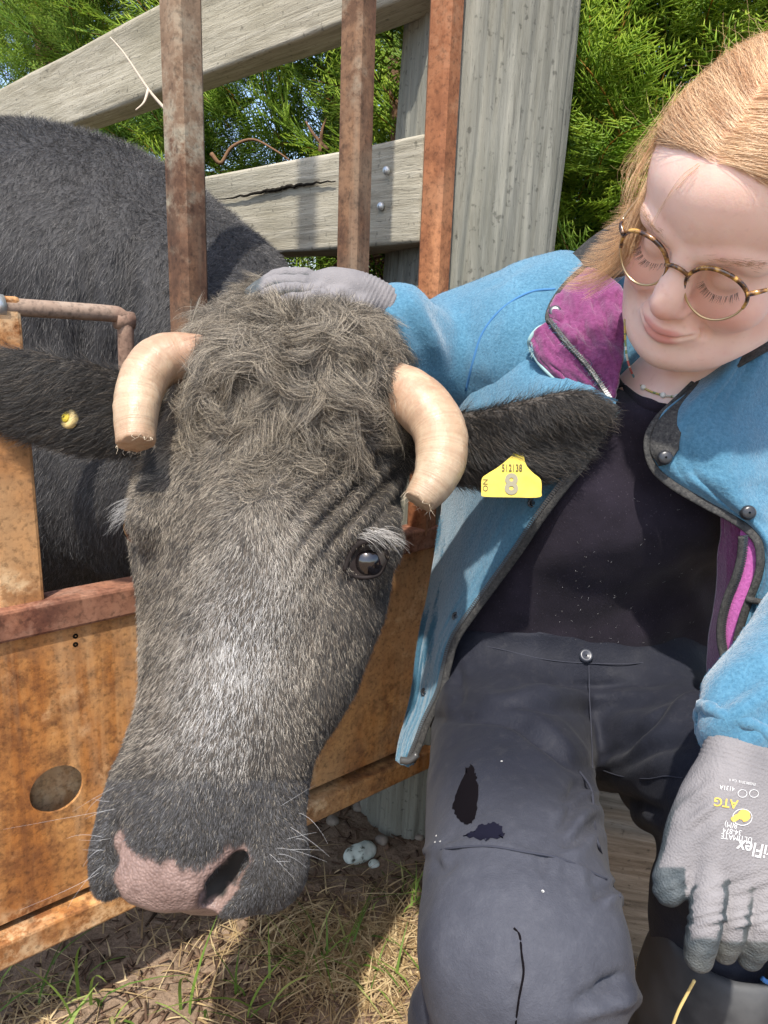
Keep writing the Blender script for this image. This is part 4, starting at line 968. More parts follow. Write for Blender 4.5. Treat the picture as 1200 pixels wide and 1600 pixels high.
bo = b.mesh('tmp2', None, None, 2); Vb2 = verts(bo); Fb2 = np.array([p.vertices[:] for p in bo.data.polygons])+len(Vh)
q = NB('skin', .42, .35); ca = q.attr('skin', 'Color'); po = q.noise(900, 2); mo = q.noise(60, 4, .6)
ca2 = q.mix(q.ramp(mo, [(.45, 0.0), (.75, .22)]), ca, (.72, .38, .31)); q.col(ca2)
q.b.inputs['Subsurface Weight'].default_value = .35; q.b.inputs['Subsurface Radius'].default_value = (.012, .005, .003); q.b.inputs['Subsurface Scale'].default_value = .5
q.set(Roughness=q.ramp(mo, [(.3, .40), (.7, .58)])); q.norm(q.bump(po, .22, .0006, q.bump(mo, .04, .002))); M_SKIN = q.m
pbody = mesh('body', np.vstack([h2w(Vh), Vb2]), np.vstack([Fh, Fb2]), M_SKIN, person)
vattr(pbody, 'skin', np.vstack([C_, np.tile(sk, (len(Vb2), 1))]))
for o_ in (head, bo): bpy.data.objects.remove(o_)
SKB = bvh(pbody)

def onto(tree, pts, off=.0, default=None):
    out = []
    for a in pts:
        h, n = hit(tree, a[0], a[1])
        out.append((h-unit(ray(a[0], a[1]))*off) if h is not None else P(a[0], a[1], a[2] if len(a) > 2 else default))
    return np.array(out)
# ---------------------------------------------------------------- hair
M_HAIR = hairmat('blond_hair', .32, .5)
rgl = np.random.default_rng(77); EC = np.array([0, .040, -.088]); ER = np.array([.0768, .0862, .1000])
def _rho():
    q_ = (Vh-EC)/ER; r_ = np.linalg.norm(q_, axis=1); u_ = q_/r_[:, None]; m_ = (Vh[:, 1] > -.07)
    T = np.ones((37, 73)); ti = np.rint(np.arccos(np.clip(u_[:, 1], -1, 1))/math.pi*36).astype(int); pi_ = np.rint((np.arctan2(u_[:, 0], u_[:, 2])+math.pi)/(2*math.pi)*72).astype(int)
    np.maximum.at(T, (ti[m_], pi_[m_]), np.minimum(r_[m_], 1.2)); T[:, 0] = T[:, -1] = np.maximum(T[:, 0], T[:, -1])
    for _ in range(2): T = np.maximum(T, (T+np.roll(T, 1, 1)+np.roll(T, -1, 1)+np.vstack([T[:1], T[:-1]])+np.vstack([T[1:], T[-1:]]))/5)
    return T
RHO = _rho()
def rho(d):
    t = np.arccos(np.clip(d[:, 1], -1, 1))/math.pi*36; p_ = (np.arctan2(d[:, 0], d[:, 2])+math.pi)/(2*math.pi)*72
    i = np.minimum(t.astype(int), 35); j = np.minimum(p_.astype(int), 71); a, b_ = t-i, p_-j
    return RHO[i, j]*(1-a)*(1-b_)+RHO[i+1, j]*a*(1-b_)+RHO[i, j+1]*(1-a)*b_+RHO[i+1, j+1]*a*b_
def slerp(a, b_, t):
    w_ = np.arccos(np.clip((a*b_).sum(1), -1, 1))[:, None]; return (np.sin((1-t)*w_)*a+np.sin(t*w_)*b_)/(np.sin(w_)+1e-6)
def hair(n=76000, k=14):
    u = unit(rgl.normal(size=(n*4, 3))); p = EC+u*ER*rho(u)[:, None]
    fh = np.interp(p[:, 1], [-.08, -.03, .02, .05, .078, .10, .14], [-.13, -.088, -.052, -.036, -.008, .015, .06])+.004*noise(p, 60, 3)
    ok = (p[:, 2] < fh) & (p[:, 1] > -.05); dens = np.where(p[:, 2] > fh-.008, .6, 1); ok &= rgl.random(len(p)) < dens
    u = u[ok][:n]; n = len(u); p = EC+u*ER*rho(u)[:, None]
    part = -.004+.007*noise(p, 90, 9)+rgl.normal(size=n)*.004
    left = p[:, 0] > part
    g1 = unit(np.array([-.60, -.45, -.85])); g2 = unit(np.array([.88, -.28, -.5]))
    gv = np.where(left[:, None], g2, g1)+rgl.normal(size=(n, 3))*np.array([.05, .13, .16]); gv = unit(gv)
    mid = unit(u+np.where(left, 1, -1)[:, None]*np.array([.62, 0, 0])+np.array([0, .06, -.18])+np.array([0, 0, .0])); S = np.empty((n, k, 3))
    cl = np.stack([noise(p, 42, 4), noise(p, 42, 5), noise(p, 42, 6)], 1)*.0042
    hgt = rgl.gamma(2.0, .0011, n)
    for i in range(k):
        t = i/(k-1); a = slerp(u, mid, np.full((n, 1), min(1, t*1.15))); d = slerp(unit(a), gv, np.full((n, 1), t*t*(3-2*t)*.93)); d = unit(d)
        off = (.0005+hgt*np.sin(min(1, t*1.6)*1.57))[:, None]+cl.mean(1, keepdims=True)*math.sin(t*3)
        S[:, i] = EC+d*(ER*rho(d)[:, None]+off)+cl*math.sin(t*2.6)*.8+rgl.normal(size=(n, 3))*.0004*(t > .2)
    W = h2w(S.reshape(-1, 3)).reshape(n, k, 3)
    tone = np.clip(.55+.75*noise(p*np.array([1, 1, 1]), 75, 8)+rgl.normal(size=n)*.28, 0, 1)[:, None]
    c = np.array([.40, .20, .09])*(1-tone)+np.array([.82, .60, .37])*tone
    strands('hair', W, .00009, c, M_HAIR, person)
    # the lock that falls forward beside the cheek
    def lock(path, n_, sp0, sp1, nm, seed, colr=(.44, .23, .10), colt=(.80, .56, .32), lenv=.25):
        rg_ = np.random.default_rng(seed); C = spline(path, 16); o0 = rg_.normal(size=(n_, 1, 3)); t_ = np.linspace(0, 1, 16)[None, :, None]
        wv = np.sin(t_*5+rg_.uniform(0, 6, (n_, 1, 1)))*rg_.normal(size=(n_, 1, 3))*.0012
        A = C[None]+o0*(sp0*(1-t_)+sp1*t_)+wv; A = A[:, :1]+(A-A[:, :1])*rg_.uniform(1-lenv, 1.06, (n_, 1, 1)); tt = rg_.random((n_, 1))
        strands(nm, A, .00012, np.array(colr)*(1-tt)+np.array(colt)*tt, M_HAIR, person)
    g0 = h2w(EC+unit([-.86, -.02, -.12])*ER*1.03)
    lock([g0, P(996, 352, .632), P(980, 396, .645), P(945, 426, .672), P(908, 440, .70), P(886, 438, .712)], 650, .005, .0014, 'hair_lock', 5, lenv=.5)
    lock([g0, P(994, 372, .640), P(976, 408, .655), P(942, 440, .68), P(918, 455, .69)], 330, .0045, .0018, 'hair_lock', 6, lenv=.5)
    lock([h2w(EC+unit([-.7, .4, .2])*ER*1.02), P(1000, 262, .60), P(985, 300, .605), P(978, 330, .615), P(990, 352, .62)], 70, .005, .003, 'hair_lock', 7)
    lock(onto(SKB, [(1092, 258, .56), (1064, 285, .56), (1036, 322, .57), (1018, 350, .58), (1011, 364, .585)], .002), 5, .0006, .0004, 'loose_strand', 8, lenv=.1)
    lock([h2w(EC+unit([-.6, .5, .3])*ER*1.02), P(990, 245, .60), P(976, 275, .61), P(985, 295, .615), P(978, 330, .62)], 24, .004, .003, 'loose_strand', 9)
    # flyaways
    m_ = 150; uu = unit(rgl.normal(size=(m_*3, 3))+np.array([0, 1.2, -.2])); pp = EC+uu*ER; uu = uu[pp[:, 2] < -.02][:m_]; m_ = len(uu); S = np.empty((m_, 8, 3)); p_ = EC+uu*ER*rho(uu)[:, None]
    dv = unit(np.c_[-np.sign(uu[:, 0])*-.8, rgl.normal(size=m_)*.3, -.6+rgl.normal(size=m_)*.4])
    for i in range(8): S[:, i] = p_; p_ = p_+unit(dv+uu*(.35-.12*i)+rgl.normal(size=(m_, 3))*.07)*.0065
    strands('flyaway_hair', h2w(S.reshape(-1, 3)).reshape(m_, 8, 3), .00008, np.tile(np.array([.66, .40, .2]), (m_, 1)), M_HAIR, person)
hair()
def lines(name, roots, dirs, L, r, col, seed, curve=None):
    rg_ = np.random.default_rng(seed); n = len(roots); k = 5; S = np.empty((n, k, 3)); l_ = L*rg_.uniform(.7, 1.15, n); dirs = unit(dirs)
    for i in range(k):
        f = i/(k-1); S[:, i] = roots+dirs*(l_*f)[:, None]+(0 if curve is None else np.asarray(curve)*(l_*f*f)[:, None])
    strands(name, h2w(S.reshape(-1, 3)).reshape(n, k, 3), r, np.tile(np.array(col), (n, 1)), M_HAIR, person)
for q_ in (1, -1):
    n = 150; f = rgl.random(n); rx = .015+.034*f; ry = .0185+.0045*np.sin(f*2.4)-.003*f+rgl.normal(size=n)*.0014; rz = .0065-.020*f**1.7
    rt_ = w2h(np.array([np.array(SKB.find_nearest(Vector(a_))[0]) for a_ in h2w(np.c_[q_*rx, ry, rz+.0025])]))
    lines('eyebrow', rt_, np.c_[np.full(n, q_*.9), .35-.5*f, -.25-.3*f]+rgl.normal(size=(n, 3))*.15, .0065, .00011, (.36, .21, .12), 3)
    n = 70; f = rgl.random(n); a = spline([(q_*.017, -.0105, .0012), (q_*.025, -.0142, .0040), (q_*.033, -.0150, .0042), (q_*.041, -.0132, .001), (q_*.046, -.0095, -.0032)], 60)[(f*59).astype(int)]
    lines('eyelashes', a, np.c_[q_*(f-.35)*.9, np.full(n, -.55), np.full(n, .75)]+rgl.normal(size=(n, 3))*.1, .0085, .00013, (.07, .045, .035), 4, (0, .35, 0))

# ---------------------------------------------------------------- glasses
gl = link('eyeglasses', None, person); gl['label'] = 'round tortoiseshell eyeglasses with thin gold lower rims'
q = NB('tortoiseshell', .18, .5); v1 = q.noise(150, 3, .5); q.col(q.ramp(v1, [(.40, (.035, .016, .008)), (.52, (.20, .085, .02)), (.64, (.55, .32, .08))])); q.b.inputs['Coat Weight'].default_value = .6; M_TORT = q.m
M_GOLD = plain('gold_wire', (.62, .47, .27), .28, .5, Metallic=.9)
q = NB('spectacle_lens', .0, .5); t1 = q.n('ShaderNodeBsdfTransparent'); g1_ = q.n('ShaderNodeBsdfGlossy'); g1_.inputs['Roughness'].default_value = .02; fr_ = q.n('ShaderNodeFresnel'); fr_.inputs[0].default_value = 1.2
mx = q.n('ShaderNodeMixShader'); mx.inputs[0].default_value = .03; q.l(t1.outputs[0], mx.inputs[1]); q.l(g1_.outputs[0], mx.inputs[2]); q.l(mx.outputs[0], q.o.inputs[0]); M_LENS = q.m
def ring(q_, a0, a1, n, rx=.0245, ry=.0225):
    a = np.linspace(a0, a1, n); return np.c_[q_*(.0335+rx*np.cos(a)), -.0055+ry*np.sin(a)*np.where(np.sin(a) > 0, .95, 1.05), .0155-np.clip(rx*np.cos(a)+.005, 0, 1)**2*9-.002*np.sin(a)-.0]
for q_ in (1, -1):
    mb = MB(); mb.tube(h2w(ring(q_, math.radians(-14), math.radians(196), 44)), np.interp(np.linspace(0, 1, 44), [0, .25, .75, 1], [.0014, .0020, .0020, .0014]), 10); mb.build('brow_rim', M_TORT, gl)
    mb = MB(); mb.tube(h2w(ring(q_, math.radians(-168), math.radians(-10), 36)), .0010, 8); mb.build('wire_rim', M_GOLD, gl)
    R_ = ring(q_, 0, 2*math.pi, 41)[:-1]; c_ = R_.mean(0)+np.array([0, 0, .001]); mesh('lens', h2w(np.vstack([R_, [c_]])), [((i, (i+1) % 40, 40) if q_ > 0 else ((i+1) % 40, i, 40)) for i in range(40)], M_LENS, gl)
    hg = np.array([(q_*.0565, .004, .0105), (q_*.0625, .0065, .006), (q_*.066, .0065, .000)])
    mb = MB(); mb.tube(h2w(spline(hg, 10)), np.linspace(.0022, .0018, 10), 10); mb.build('end_piece', M_TORT, gl)
    tp_ = [(q_*.066, .0065, .000), (q_*.072, .006, -.03), (q_*.0785, .003, -.075), (q_*.078, -.012, -.100)]
    mb = MB(); mb.tube(h2w(spline(tp_, 24)), .0012, 8); mb.build('temple', M_GOLD, gl)
mb = MB(); mb.tube(h2w(spline([(-.0105, .0005, .0160), (-.004, .0050, .0185), (.004, .0050, .0185), (.0105, .0005, .0160)], 16)), .0018, 10); mb.build('bridge', M_TORT, gl)
for q_ in (1, -1):
    mb = MB(); mb.tube(h2w(spline([(q_*.0105, -.004, .0150), (q_*.0095, -.009, .011), (q_*.0085, -.0125, .010)], 8)), .0010, 6); mb.build('nose_pad', M_GOLD, gl)

# ---------------------------------------------------------------- T-shirt
q = NB('black_tee', .85, .12); n1 = q.noise(600, 3); n2 = q.noise(1400, 2); fl2 = q.ramp(q.noise(520, 2), [(.64, 0.0), (.74, 1.0)])
q.col(q.mix(q.math('MULTIPLY', fl2, .35), q.ramp(q.noise(30, 3), [(.3, (.012, .0095, .0145)), (.7, (.021, .0165, .025))]), (.10, .085, .105))); q.norm(q.bump(n1, .35, .001, q.bump(q.noise(9, 3), .25, .01))); q.set(**{'Sheen_Weight': .08, 'Sheen_Roughness': .5}); M_TEE = q.m
def pxp(v):
    w_ = v-C0; d = np.maximum(w_@FW, .1); return 600+FPX*(w_@RT)/d, 800-FPX*(w_@UP)/d, d
s = SDF((-.02, .45, .35), (.55, 1.15, .98), .0055)
s.sections([(592, 1055, 85, .80, .92), (612, 1050, 140, .752, .93), (640, 1040, 180, .728, .94), (700, 1015, 205, .730, .95), (780, 985, 210, .748, .97), (860, 960, 210, .778, .99), (940, 930, 212, .812, 1.02), (1000, 912, 215, .836, 1.03), (1045, 905, 205, .862, 1.04)], .01, 2.3)
s.ell(P(925, 800, .815), (.055, .055, .055), .06); s.ell(P(1055, 790, .805), (.055, .055, .055), .06)
def tee_d(v, n):
    px, py, d = pxp(v)
    return v+n*(np.sin((px*.35+py)/26+noise(v, 9, 2)*3)*.0035*sstep(700, 1000, py)+noise(v, 22, 3)*.0022+np.exp(-(((px-1090)/60)**2+((py-900)/120)**2))*np.sin((px*.8-py*.5)/12)*.003)[:, None]
tee = s.mesh('t_shirt', M_TEE, person, 2, tee_d); TEEB = bvh(tee)
def trim(name, pts, r, mat, parent, k=40, fl_=None, n=10):
    a = spline(pts, k); mb = MB(); mb.tube(a, r if np.ndim(r) == 0 else np.tile(np.array(r), (k, 1)), n, flat=fl_); return mb.build(name, mat, parent)
vl = []; rgn = np.random.default_rng(12)
for _ in range(80):
    x_, y_ = (rgn.normal(945, 60), rgn.normal(960, 45)) if rgn.random() < .6 else (rgn.uniform(880, 1100), rgn.uniform(760, 1000)); h, n = hit(TEEB, x_, y_)
    if h is not None: dv_ = unit(rgn.normal(size=3)); vl.append([h+n*.0006-dv_*.001, h+n*.0008, h+n*.0006+dv_*rgn.uniform(.0008, .003)])
strands('lint', np.array(vl), .0001, np.full((len(vl), 3), .32), M_HAIR, tee)
trim('neck_rib', onto(TEEB, [(958, 588, .76), (972, 606, .75), (1000, 628, .74), (1040, 640, .735), (1075, 634, .735), (1105, 612, .74)], .002), (.0065, .003), M_TEE, tee, 40, FW)

# ---------------------------------------------------------------- trousers
q = NB('navy_work_trousers', .7, .2); n1 = q.noise(900, 2); w1 = q.noise(12, 4, .6); w2 = q.noise(70, 7, .8)
cc = q.ramp(w1, [(.3, (.008, .009, .015)), (.7, (.014, .0155, .024))]); cc = q.mix(q.ramp(w2, [(.52, 0.0), (.75, .22)]), cc, (.07, .068, .07)); dust_sun = q.attr('dust_sun')
cc = q.mix(q.math('MULTIPLY', dust_sun, q.ramp(w2, [(.3, .32), (.7, .52)])), cc, (.108, .111, .130)); q.col(cc)
wv = q.noise(330, 3, .7); q.norm(q.bump(n1, .35, .001, q.bump(wv, .35, .0012, q.bump(q.noise(35, 5, .7), .3, .004)))); q.set(**{'Sheen_Weight': .03}); M_TRO = q.m
s = SDF((-.06, .26, -.01), (.60, 1.16, .66), .0040)
s.ell(P(905, 1075, .965), (.185, .115, .13), .04, rotz_img(0))
s.sections([(985, 905, 214, .835, 1.03), (1030, 900, 222, .838, 1.05), (1080, 895, 228, .842, 1.06), (1130, 880, 215, .852, 1.05)], .03, 2.4)
s.chain([P(800, 1120, .90), P(798, 1200, .78), P(800, 1290, .675), P(808, 1400, .575), P(816, 1495, .515)], [.094, .086, .078, .0735, .0715], .03, 12, hard=True)
kn = P(818, 1500, .525); s.chain([kn, kn+np.array([.004, .02, -.12]), (kn[0]+.01, kn[1]+.05, .12)], [.0715, .064, .056], .02, 8, hard=True)
s.chain([P(698, 1540, .60), P(692, 1580, .61), P(702, 1640, .63)], [.022, .031, .034], .006, 6, hard=True)
s.chain([P(1010, 1120, .90), P(1070, 1180, .80), P(1140, 1235, .70), P(1240, 1300, .60)], [.092, .084, .078, .072], .03, 10, hard=True)
kl = P(1240, 1300, .60); s.chain([kl, kl+np.array([-.01, .08, -.12]), (.322, .575, .33)], [.070, .060, .050], .02, 8, hard=True)
def crease(px, py, pts, w, dep, side=1):
    """a pulled fold along a picture polyline: sharp valley with a soft ridge beside it"""
    q_ = spline(pts, 40); best = np.full(len(px), 1e9); sg = np.zeros(len(px)); tt_ = np.zeros(len(px))
    for i in range(39):
        a, b_ = q_[i], q_[i+1]; ab = b_-a; t = np.clip(((px-a[0])*ab[0]+(py-a[1])*ab[1])/(ab@ab+1e-9), 0, 1)
        dx, dy = px-a[0]-t*ab[0], py-a[1]-t*ab[1]; d = np.hypot(dx, dy); m_ = d < best
        best = np.where(m_, d, best); sg = np.where(m_, np.sign(ab[0]*dy-ab[1]*dx)*side, sg); tt_ = np.where(m_, (i+t)/39, tt_)
    s_ = best*sg; env = np.sin(np.clip(tt_, .02, .98)*math.pi)**.6
    return dep*env*(-np.exp(-(s_/w)**2)+.9*np.exp(-((s_-2.2*w)/(1.7*w))**2))
CR = [([(690, 1095), (780, 1102), (860, 1108), (925, 1112)], 9, 0.0064, -1), ([(672, 1125), (740, 1118), (800, 1128), (850, 1160), (890, 1190), (915, 1205)], 9, 0.0096, -1), ([(930, 1110), (1000, 1102), (1060, 1085), (1120, 1070)], 9, 0.0064, 1),
      ([(935, 1195), (975, 1165), (1020, 1130), (1060, 1095)], 9, 0.0096, 1), ([(945, 1210), (985, 1190), (1040, 1165), (1090, 1150)], 10, 0.0064, 1), ([(880, 1255), (905, 1232), (925, 1222)], 8, 0.0080, 1), ([(868, 1300), (895, 1268), (926, 1250)], 8, 0.0096, 1), ([(870, 1320), (900, 1310), (930, 1285)], 8, 0.0064, 1),
      ([(935, 1405), (948, 1392), (962, 1385)], 7, 0.0080, 1), ([(945, 1548), (962, 1540), (985, 1528)], 9, 0.0096, 1), ([(900, 1575), (935, 1560), (985, 1548)], 9, 0.0064, 1), ([(930, 1250), (960, 1245), (1000, 1262), (1040, 1275)], 9, 0.0080, 1), ([(720, 1345), (690, 1360), (672, 1345)], 8, 0.0048, 1), ([(780, 1075), (860, 1068), (950, 1072), (1050, 1062)], 8, 0.0048, 1), ([(712, 1040), (720, 1070), (715, 1110)], 8, 0.0048, 1)]
def tro_d(v, n):
    px, py, d = pxp(v); w = noise(v, 7, 4); f = 0
    wx_, wy_ = px+7*noise(v, 22, 1), py+7*noise(v, 22, 2)
    for c_ in CR: f = f+crease(wx_, wy_, *c_)
    lap = np.exp(-((py-1090)/50)**2)*np.exp(-((px-900)/230)**2); f = f+lap*np.sin((py+.10*(px-900)+16*w+14*np.sin(px/95))/9)*.0016
    seam = np.exp(-((py-np.interp(px, [660, 760, 850, 950], [1330, 1320, 1338, 1375]))/5.5)**2)*(px > 655)*(px < 965)*.0022
    pk = np.exp(-((py-np.interp(px, [820, 880, 950], [1338, 1350, 1378])-6)/12)**2)*sstep(810, 850, px)*(px < 965)*np.sin(px/6.5)*.0022
    rip = np.exp(-((px-(812-(py-1500)*.09+3*np.sin(py/14)))/3.5)**2)*(py > 1448)*.003
    return v+n*(f+fbm(v, 9, 2, 7)*.004+seam+pk+noise(v, 30, 2)*.0013-rip)[:, None]
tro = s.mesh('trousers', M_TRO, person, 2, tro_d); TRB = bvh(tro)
vt = verts(tro); px, py, d = pxp(vt); vattr(tro, 'dust_sun', sstep(1180, 1330, py)*sstep(640, 700, px)*(1-sstep(960, 1010, px))*.9+.02)  # knee paled by dust and painted sunlight, lap kept dark as if shaded
M_THR = plain('seam_thread', (.038, .040, .052), .9, .1); M_DARK = plain('dark_underlayer', (.006, .005, .006), 1, 0)
for pts, r in (([(664, 1334), (700, 1326), (760, 1322), (820, 1331), (880, 1343), (948, 1374)], .0008), ([(905, 1205), (924, 1235), (929, 1290), (938, 1330), (958, 1385), (968, 1400)], .0012),
               ([(920, 1040), (921, 1085), (924, 1140), (926, 1200)], .0006), ([(942, 1204), (970, 1213), (1010, 1217), (1040, 1213), (1066, 1216)], .0007), ([(716, 1002), (780, 1014), (850, 1030), (915, 1036), (1000, 1036), (1100, 1020)], .0006)):
    trim('seam', onto(TRB, pts, .0008, .8), r, M_THR, tro, 48)
def decal(name, poly, mat, parent, tree, off=.0012, k=60, rag=1.2, rings=3):
    a = np.array(spline(poly+[poly[0]], k))[:-1]; c_ = a.mean(0); n = len(a); v = [tuple(p_) for p_ in a+RNG.normal(size=a.shape)*rag]
    for j in range(1, rings): v += [tuple(c_+(p_-c_)*(1-j/rings)) for p_ in a]
    v.append(tuple(c_)); w = onto(tree, v, off, .6); f = []
    for j in range(rings-1): f += [(j*n+i, j*n+(i+1) % n, (j+1)*n+(i+1) % n, (j+1)*n+i) for i in range(n)]
    f += [((rings-1)*n+i, (rings-1)*n+(i+1) % n, rings*n) for i in range(n)]
    return mesh(name, w, f, mat, parent)
zc = lambda L: [(600+x_/3.333, 1160+y_/3.333) for x_, y_ in L]
decal('torn_hole', zc([(455, 115), (478, 170), (488, 250), (480, 370), (455, 415), (415, 418), (375, 385), (358, 325), (385, 245), (420, 150)]), M_DARK, tro, TRB)
decal('torn_hole', zc([(412, 485), (465, 462), (500, 428), (555, 420), (605, 432), (617, 470), (622, 488), (570, 503), (480, 504)]), plain('navy_underlayer', (.010, .010, .018), 1, 0), tro, TRB)
trim('tear', onto(TRB, [(803, 1450), (812, 1462), (815, 1490), (818, 1520), (811, 1560), (806, 1600), (803, 1625)], .0003, .55), .0007, M_DARK, tro, 60)
for (x_, y_) in ((682, 1306), (680, 1316), (688, 1315), (784, 1190), (848, 1393), (727, 1233)):
    h, n = hit(TRB, x_, y_); 
    if h is not None: disc('fleck', h, n, .0006, .0003, plain('pale_fleck', (.5, .49, .46), .8), tro, 8, .5)
h, n = hit(TRB, 915, 1024); h = h if h is not None else P(915, 1024, .83)
btn = disc('trouser_button', h+unit(-FW)*.002, unit(-FW+UP*.5), .0078, .003, plain('navy_button', (.035, .038, .05), .35, .5), tro, 22, -.5)

# ---------------------------------------------------------------- jacket
def fleece(name, c0, c1, sheen=.4):
    q = NB(name, .9, .08); n1 = q.noise(330, 3, .7); n2 = q.noise(1100, 2); n3 = q.noise(10, 4, .6)
    n4 = q.noise(45, 5, .7); q.col(q.mix(q.ramp(n4, [(.55, 0.0), (.72, .4)]), q.mix(q.ramp(n3, [(.42, 0.0), (.75, .5)]), q.ramp(n1, [(.3, c0), (.7, c1)]), tuple(x_*.7 for x_ in c0)), tuple(x_*.55+.03 for x_ in c1))); q.norm(q.bump(n1, .55, .0018, q.bump(n2, .4, .0008, q.bump(q.noise(25, 3), .2, .004)))); q.set(**{'Sheen_Weight': sheen}); return q.m
M_BLUE = fleece('blue_fleece', (.042, .130, .205), (.090, .222, .315)); M_PURP = fleece('purple_fleece', (.115, .022, .08), (.21, .052, .145)); M_PINK = fleece('pink_lining', (.36, .07, .26), (.50, .13, .38))
q = NB('worn_black_binding', .8, .15); n1 = q.noise(320, 5, .8); q.col(q.ramp(n1, [(.35, (.020, .020, .021)), (.58, (.06, .058, .054)), (.8, (.15, .14, .125))])); q.norm(q.bump(q.noise(400, 3), .5, .001)); M_BIND = q.m
M_ZIP = plain('zip_teeth', (.06, .06, .06), .3, .5); M_SNAP = plain('gunmetal_snap', (.12, .125, .13), .32, .5, Metallic=.7); M_SNAP2 = plain('dark_snap', (.022, .023, .026), .3, .5); M_FRAY = plain('frayed_thread', (.28, .42, .42), .9)
jacket = link('jacket', None, person); jacket['label'] = 'worn blue fleece jacket with purple lining hanging open'
s = SDF((-.02, .35, .42), (.60, 1.22, 1.08), .0055)
s.chain([P(880, 520, .905), P(790, 552, .925), P(700, 565, .955)], [.088, .080, .068], .03, 10)
s.chain([P(700, 565, .955), P(648, 548, .885), P(612, 499, .835)], [.066, .050, .036], .02, 10)
s.ell(P(850, 590, .90), (.085, .10, .085), .04); s.ell(P(905, 560, .875), (.055, .075, .06), .04)
s.chain([P(1000, 560, .93), P(960, 800, 1.02), P(930, 1020, 1.10)], [.11, .13, .12], .06, 8)
s.chain([P(1330, 660, .80), P(1400, 820, .71), P(1320, 960, .63), P(1235, 1058, .590), P(1156, 1135, .556)], [.085, .068, .058, .047, .034], .03, 14, hard=True)
def jk_d(v, n):
    px, py, d = pxp(v); w = noise(v, 8, 3)
    el = np.exp(-(((px-660)/48)**2+((py-520)/55)**2)); f = el*np.sin(((px-660)*.9-(py-520)*.35)/8+w*2)*.004
    sl_ = np.exp(-(((px-1165)/90)**2+((py-1090)/60)**2)); f = f+sl_*np.sin(((px-1160)*.55+(py-1090)*.8+8*w)/9.5)*.0045
    sh = np.exp(-(((px-780)/80)**2+((py-510)/90)**2)); f = f+sh*np.sin(((px-780)*.92+(py-500)*.3)/27+w*2.5)*.005
    return v+n*(f+fbm(v, 13, 3, 6)*.0042)[:, None]
shell = s.mesh('shell', M_BLUE, jacket, 2, jk_d); SHB = bvh(shell)
def rows(L): return [[P(*a) for a in r] for r in L]
def wav(amp, fr, seed):
    def fn(v, u, w_): return v+(-FW)*(amp*noise(np.c_[u*fr, w_*fr*1.4, 0*u], 1, seed)+amp*.35*noise(np.c_[u*fr*3, w_*fr*3, 0*u], 1, seed+2))[:, None]
    return fn
front_r = patch('front_panel', rows([[(705, 560, .915), (760, 555, .86), (830, 565, .805), (900, 590, .755), (962, 628, .720)], [(698, 620, .915), (755, 612, .845), (825, 615, .79), (895, 622, .745), (958, 642, .716)],
   [(695, 700, .93), (750, 700, .845), (815, 702, .785), (872, 706, .748), (916, 716, .728)], [(690, 800, .95), (730, 800, .868), (775, 802, .812), (815, 808, .776), (842, 815, .760)],
   [(674, 900, .95), (702, 903, .888), (730, 908, .846), (758, 912, .820), (777, 908, .808)], [(656, 1000, .94), (670, 1002, .90), (684, 1004, .87), (698, 1006, .850), (708, 1006, .842)],
   [(645, 1090, .92), (655, 1093, .892), (666, 1095, .876), (677, 1095, .862), (684, 1090, .855)], [(627, 1150, .90), (635, 1153, .888), (644, 1155, .877), (652, 1154, .868), (660, 1150, .864)], [(619, 1190, .89), (625, 1194, .882), (632, 1196, .876), (638, 1196, .870), (646, 1188, .866)]]), 60, 130, M_BLUE, jacket, .004, wav(.006, 4, 2))
zp = [(962, 632, .714), (935, 682, .722), (908, 728, .730), (876, 768, .742), (842, 814, .757), (810, 862, .780), (778, 906, .804), (742, 955, .822), (712, 1000, .838), (700, 1040, .846), (690, 1082, .851), (668, 1128, .857), (656, 1160, .860), (644, 1190, .862)]
def edge_trim(name, pts, off, width, mat, par, k=120, th=.0022):
    a = spline([P(x_, y_, d_-off) for x_, y_, d_ in pts], k); mb = MB(); mb.tube(a, np.tile([th, width], (k, 1)), 10, flat=-FW); return mb.build(name, mat, par), a
_, za = edge_trim('binding', zp, .003, .0046, M_BIND, jacket, 120, .0014)
def teeth(name, a, side, mat, par, n, sz=.0016, r=.0058):
    L = np.r_[0, np.cumsum(np.linalg.norm(np.diff(a, axis=0), axis=1))]; mb = MB()
    for t_ in np.linspace(0, L[-1]*.995, n):
        p_ = np.array([np.interp(t_, L, a[:, j]) for j in range(3)]); q_ = np.array([np.interp(min(t_+.002, L[-1]), L, a[:, j]) for j in range(3)]); tg = unit(q_-p_+1e-9); sd = unit(np.cross(tg, FW))*side; c_ = p_+sd*r-FW*.0012
        mb.box((-sz*.55, -sz*1.3, -sz*.6), (sz*.55, sz*1.3, sz*.6), lambda v_: c_+tg*v_[0]+sd*v_[1]+(-FW)*v_[2])
    return mb.build(name, mat, par, False)
teeth('zip', za, -1 if np.cross(za[60]-za[50], FW)@RT > 0 else 1, M_ZIP, jacket, 190)
for (x_, y_) in ((832, 786), (713, 963), (664, 1081)):
    fb = bvh(front_r) if x_ == 832 else fb; h, n = hit(fb, x_, y_); h = h if h is not None else P(x_, y_, .82)
    sn = disc('snap', h, -FW-RT*.3, .0052, .0035, M_SNAP2, jacket, 20, -.6); disc('snap_post', h-FW*.003, -FW-RT*.3, .0022, .002, M_SNAP, sn, 12, .3)
trim('seam', onto(bvh(front_r), [(676, 885, .95), (690, 905, .9), (702, 925, .88), (712, 945, .87), (725, 952, .86), (732, 955, .855)], -.0004, .87), .0013, plain('blue_seam', (.03, .11, .24), .9), jacket, 30)
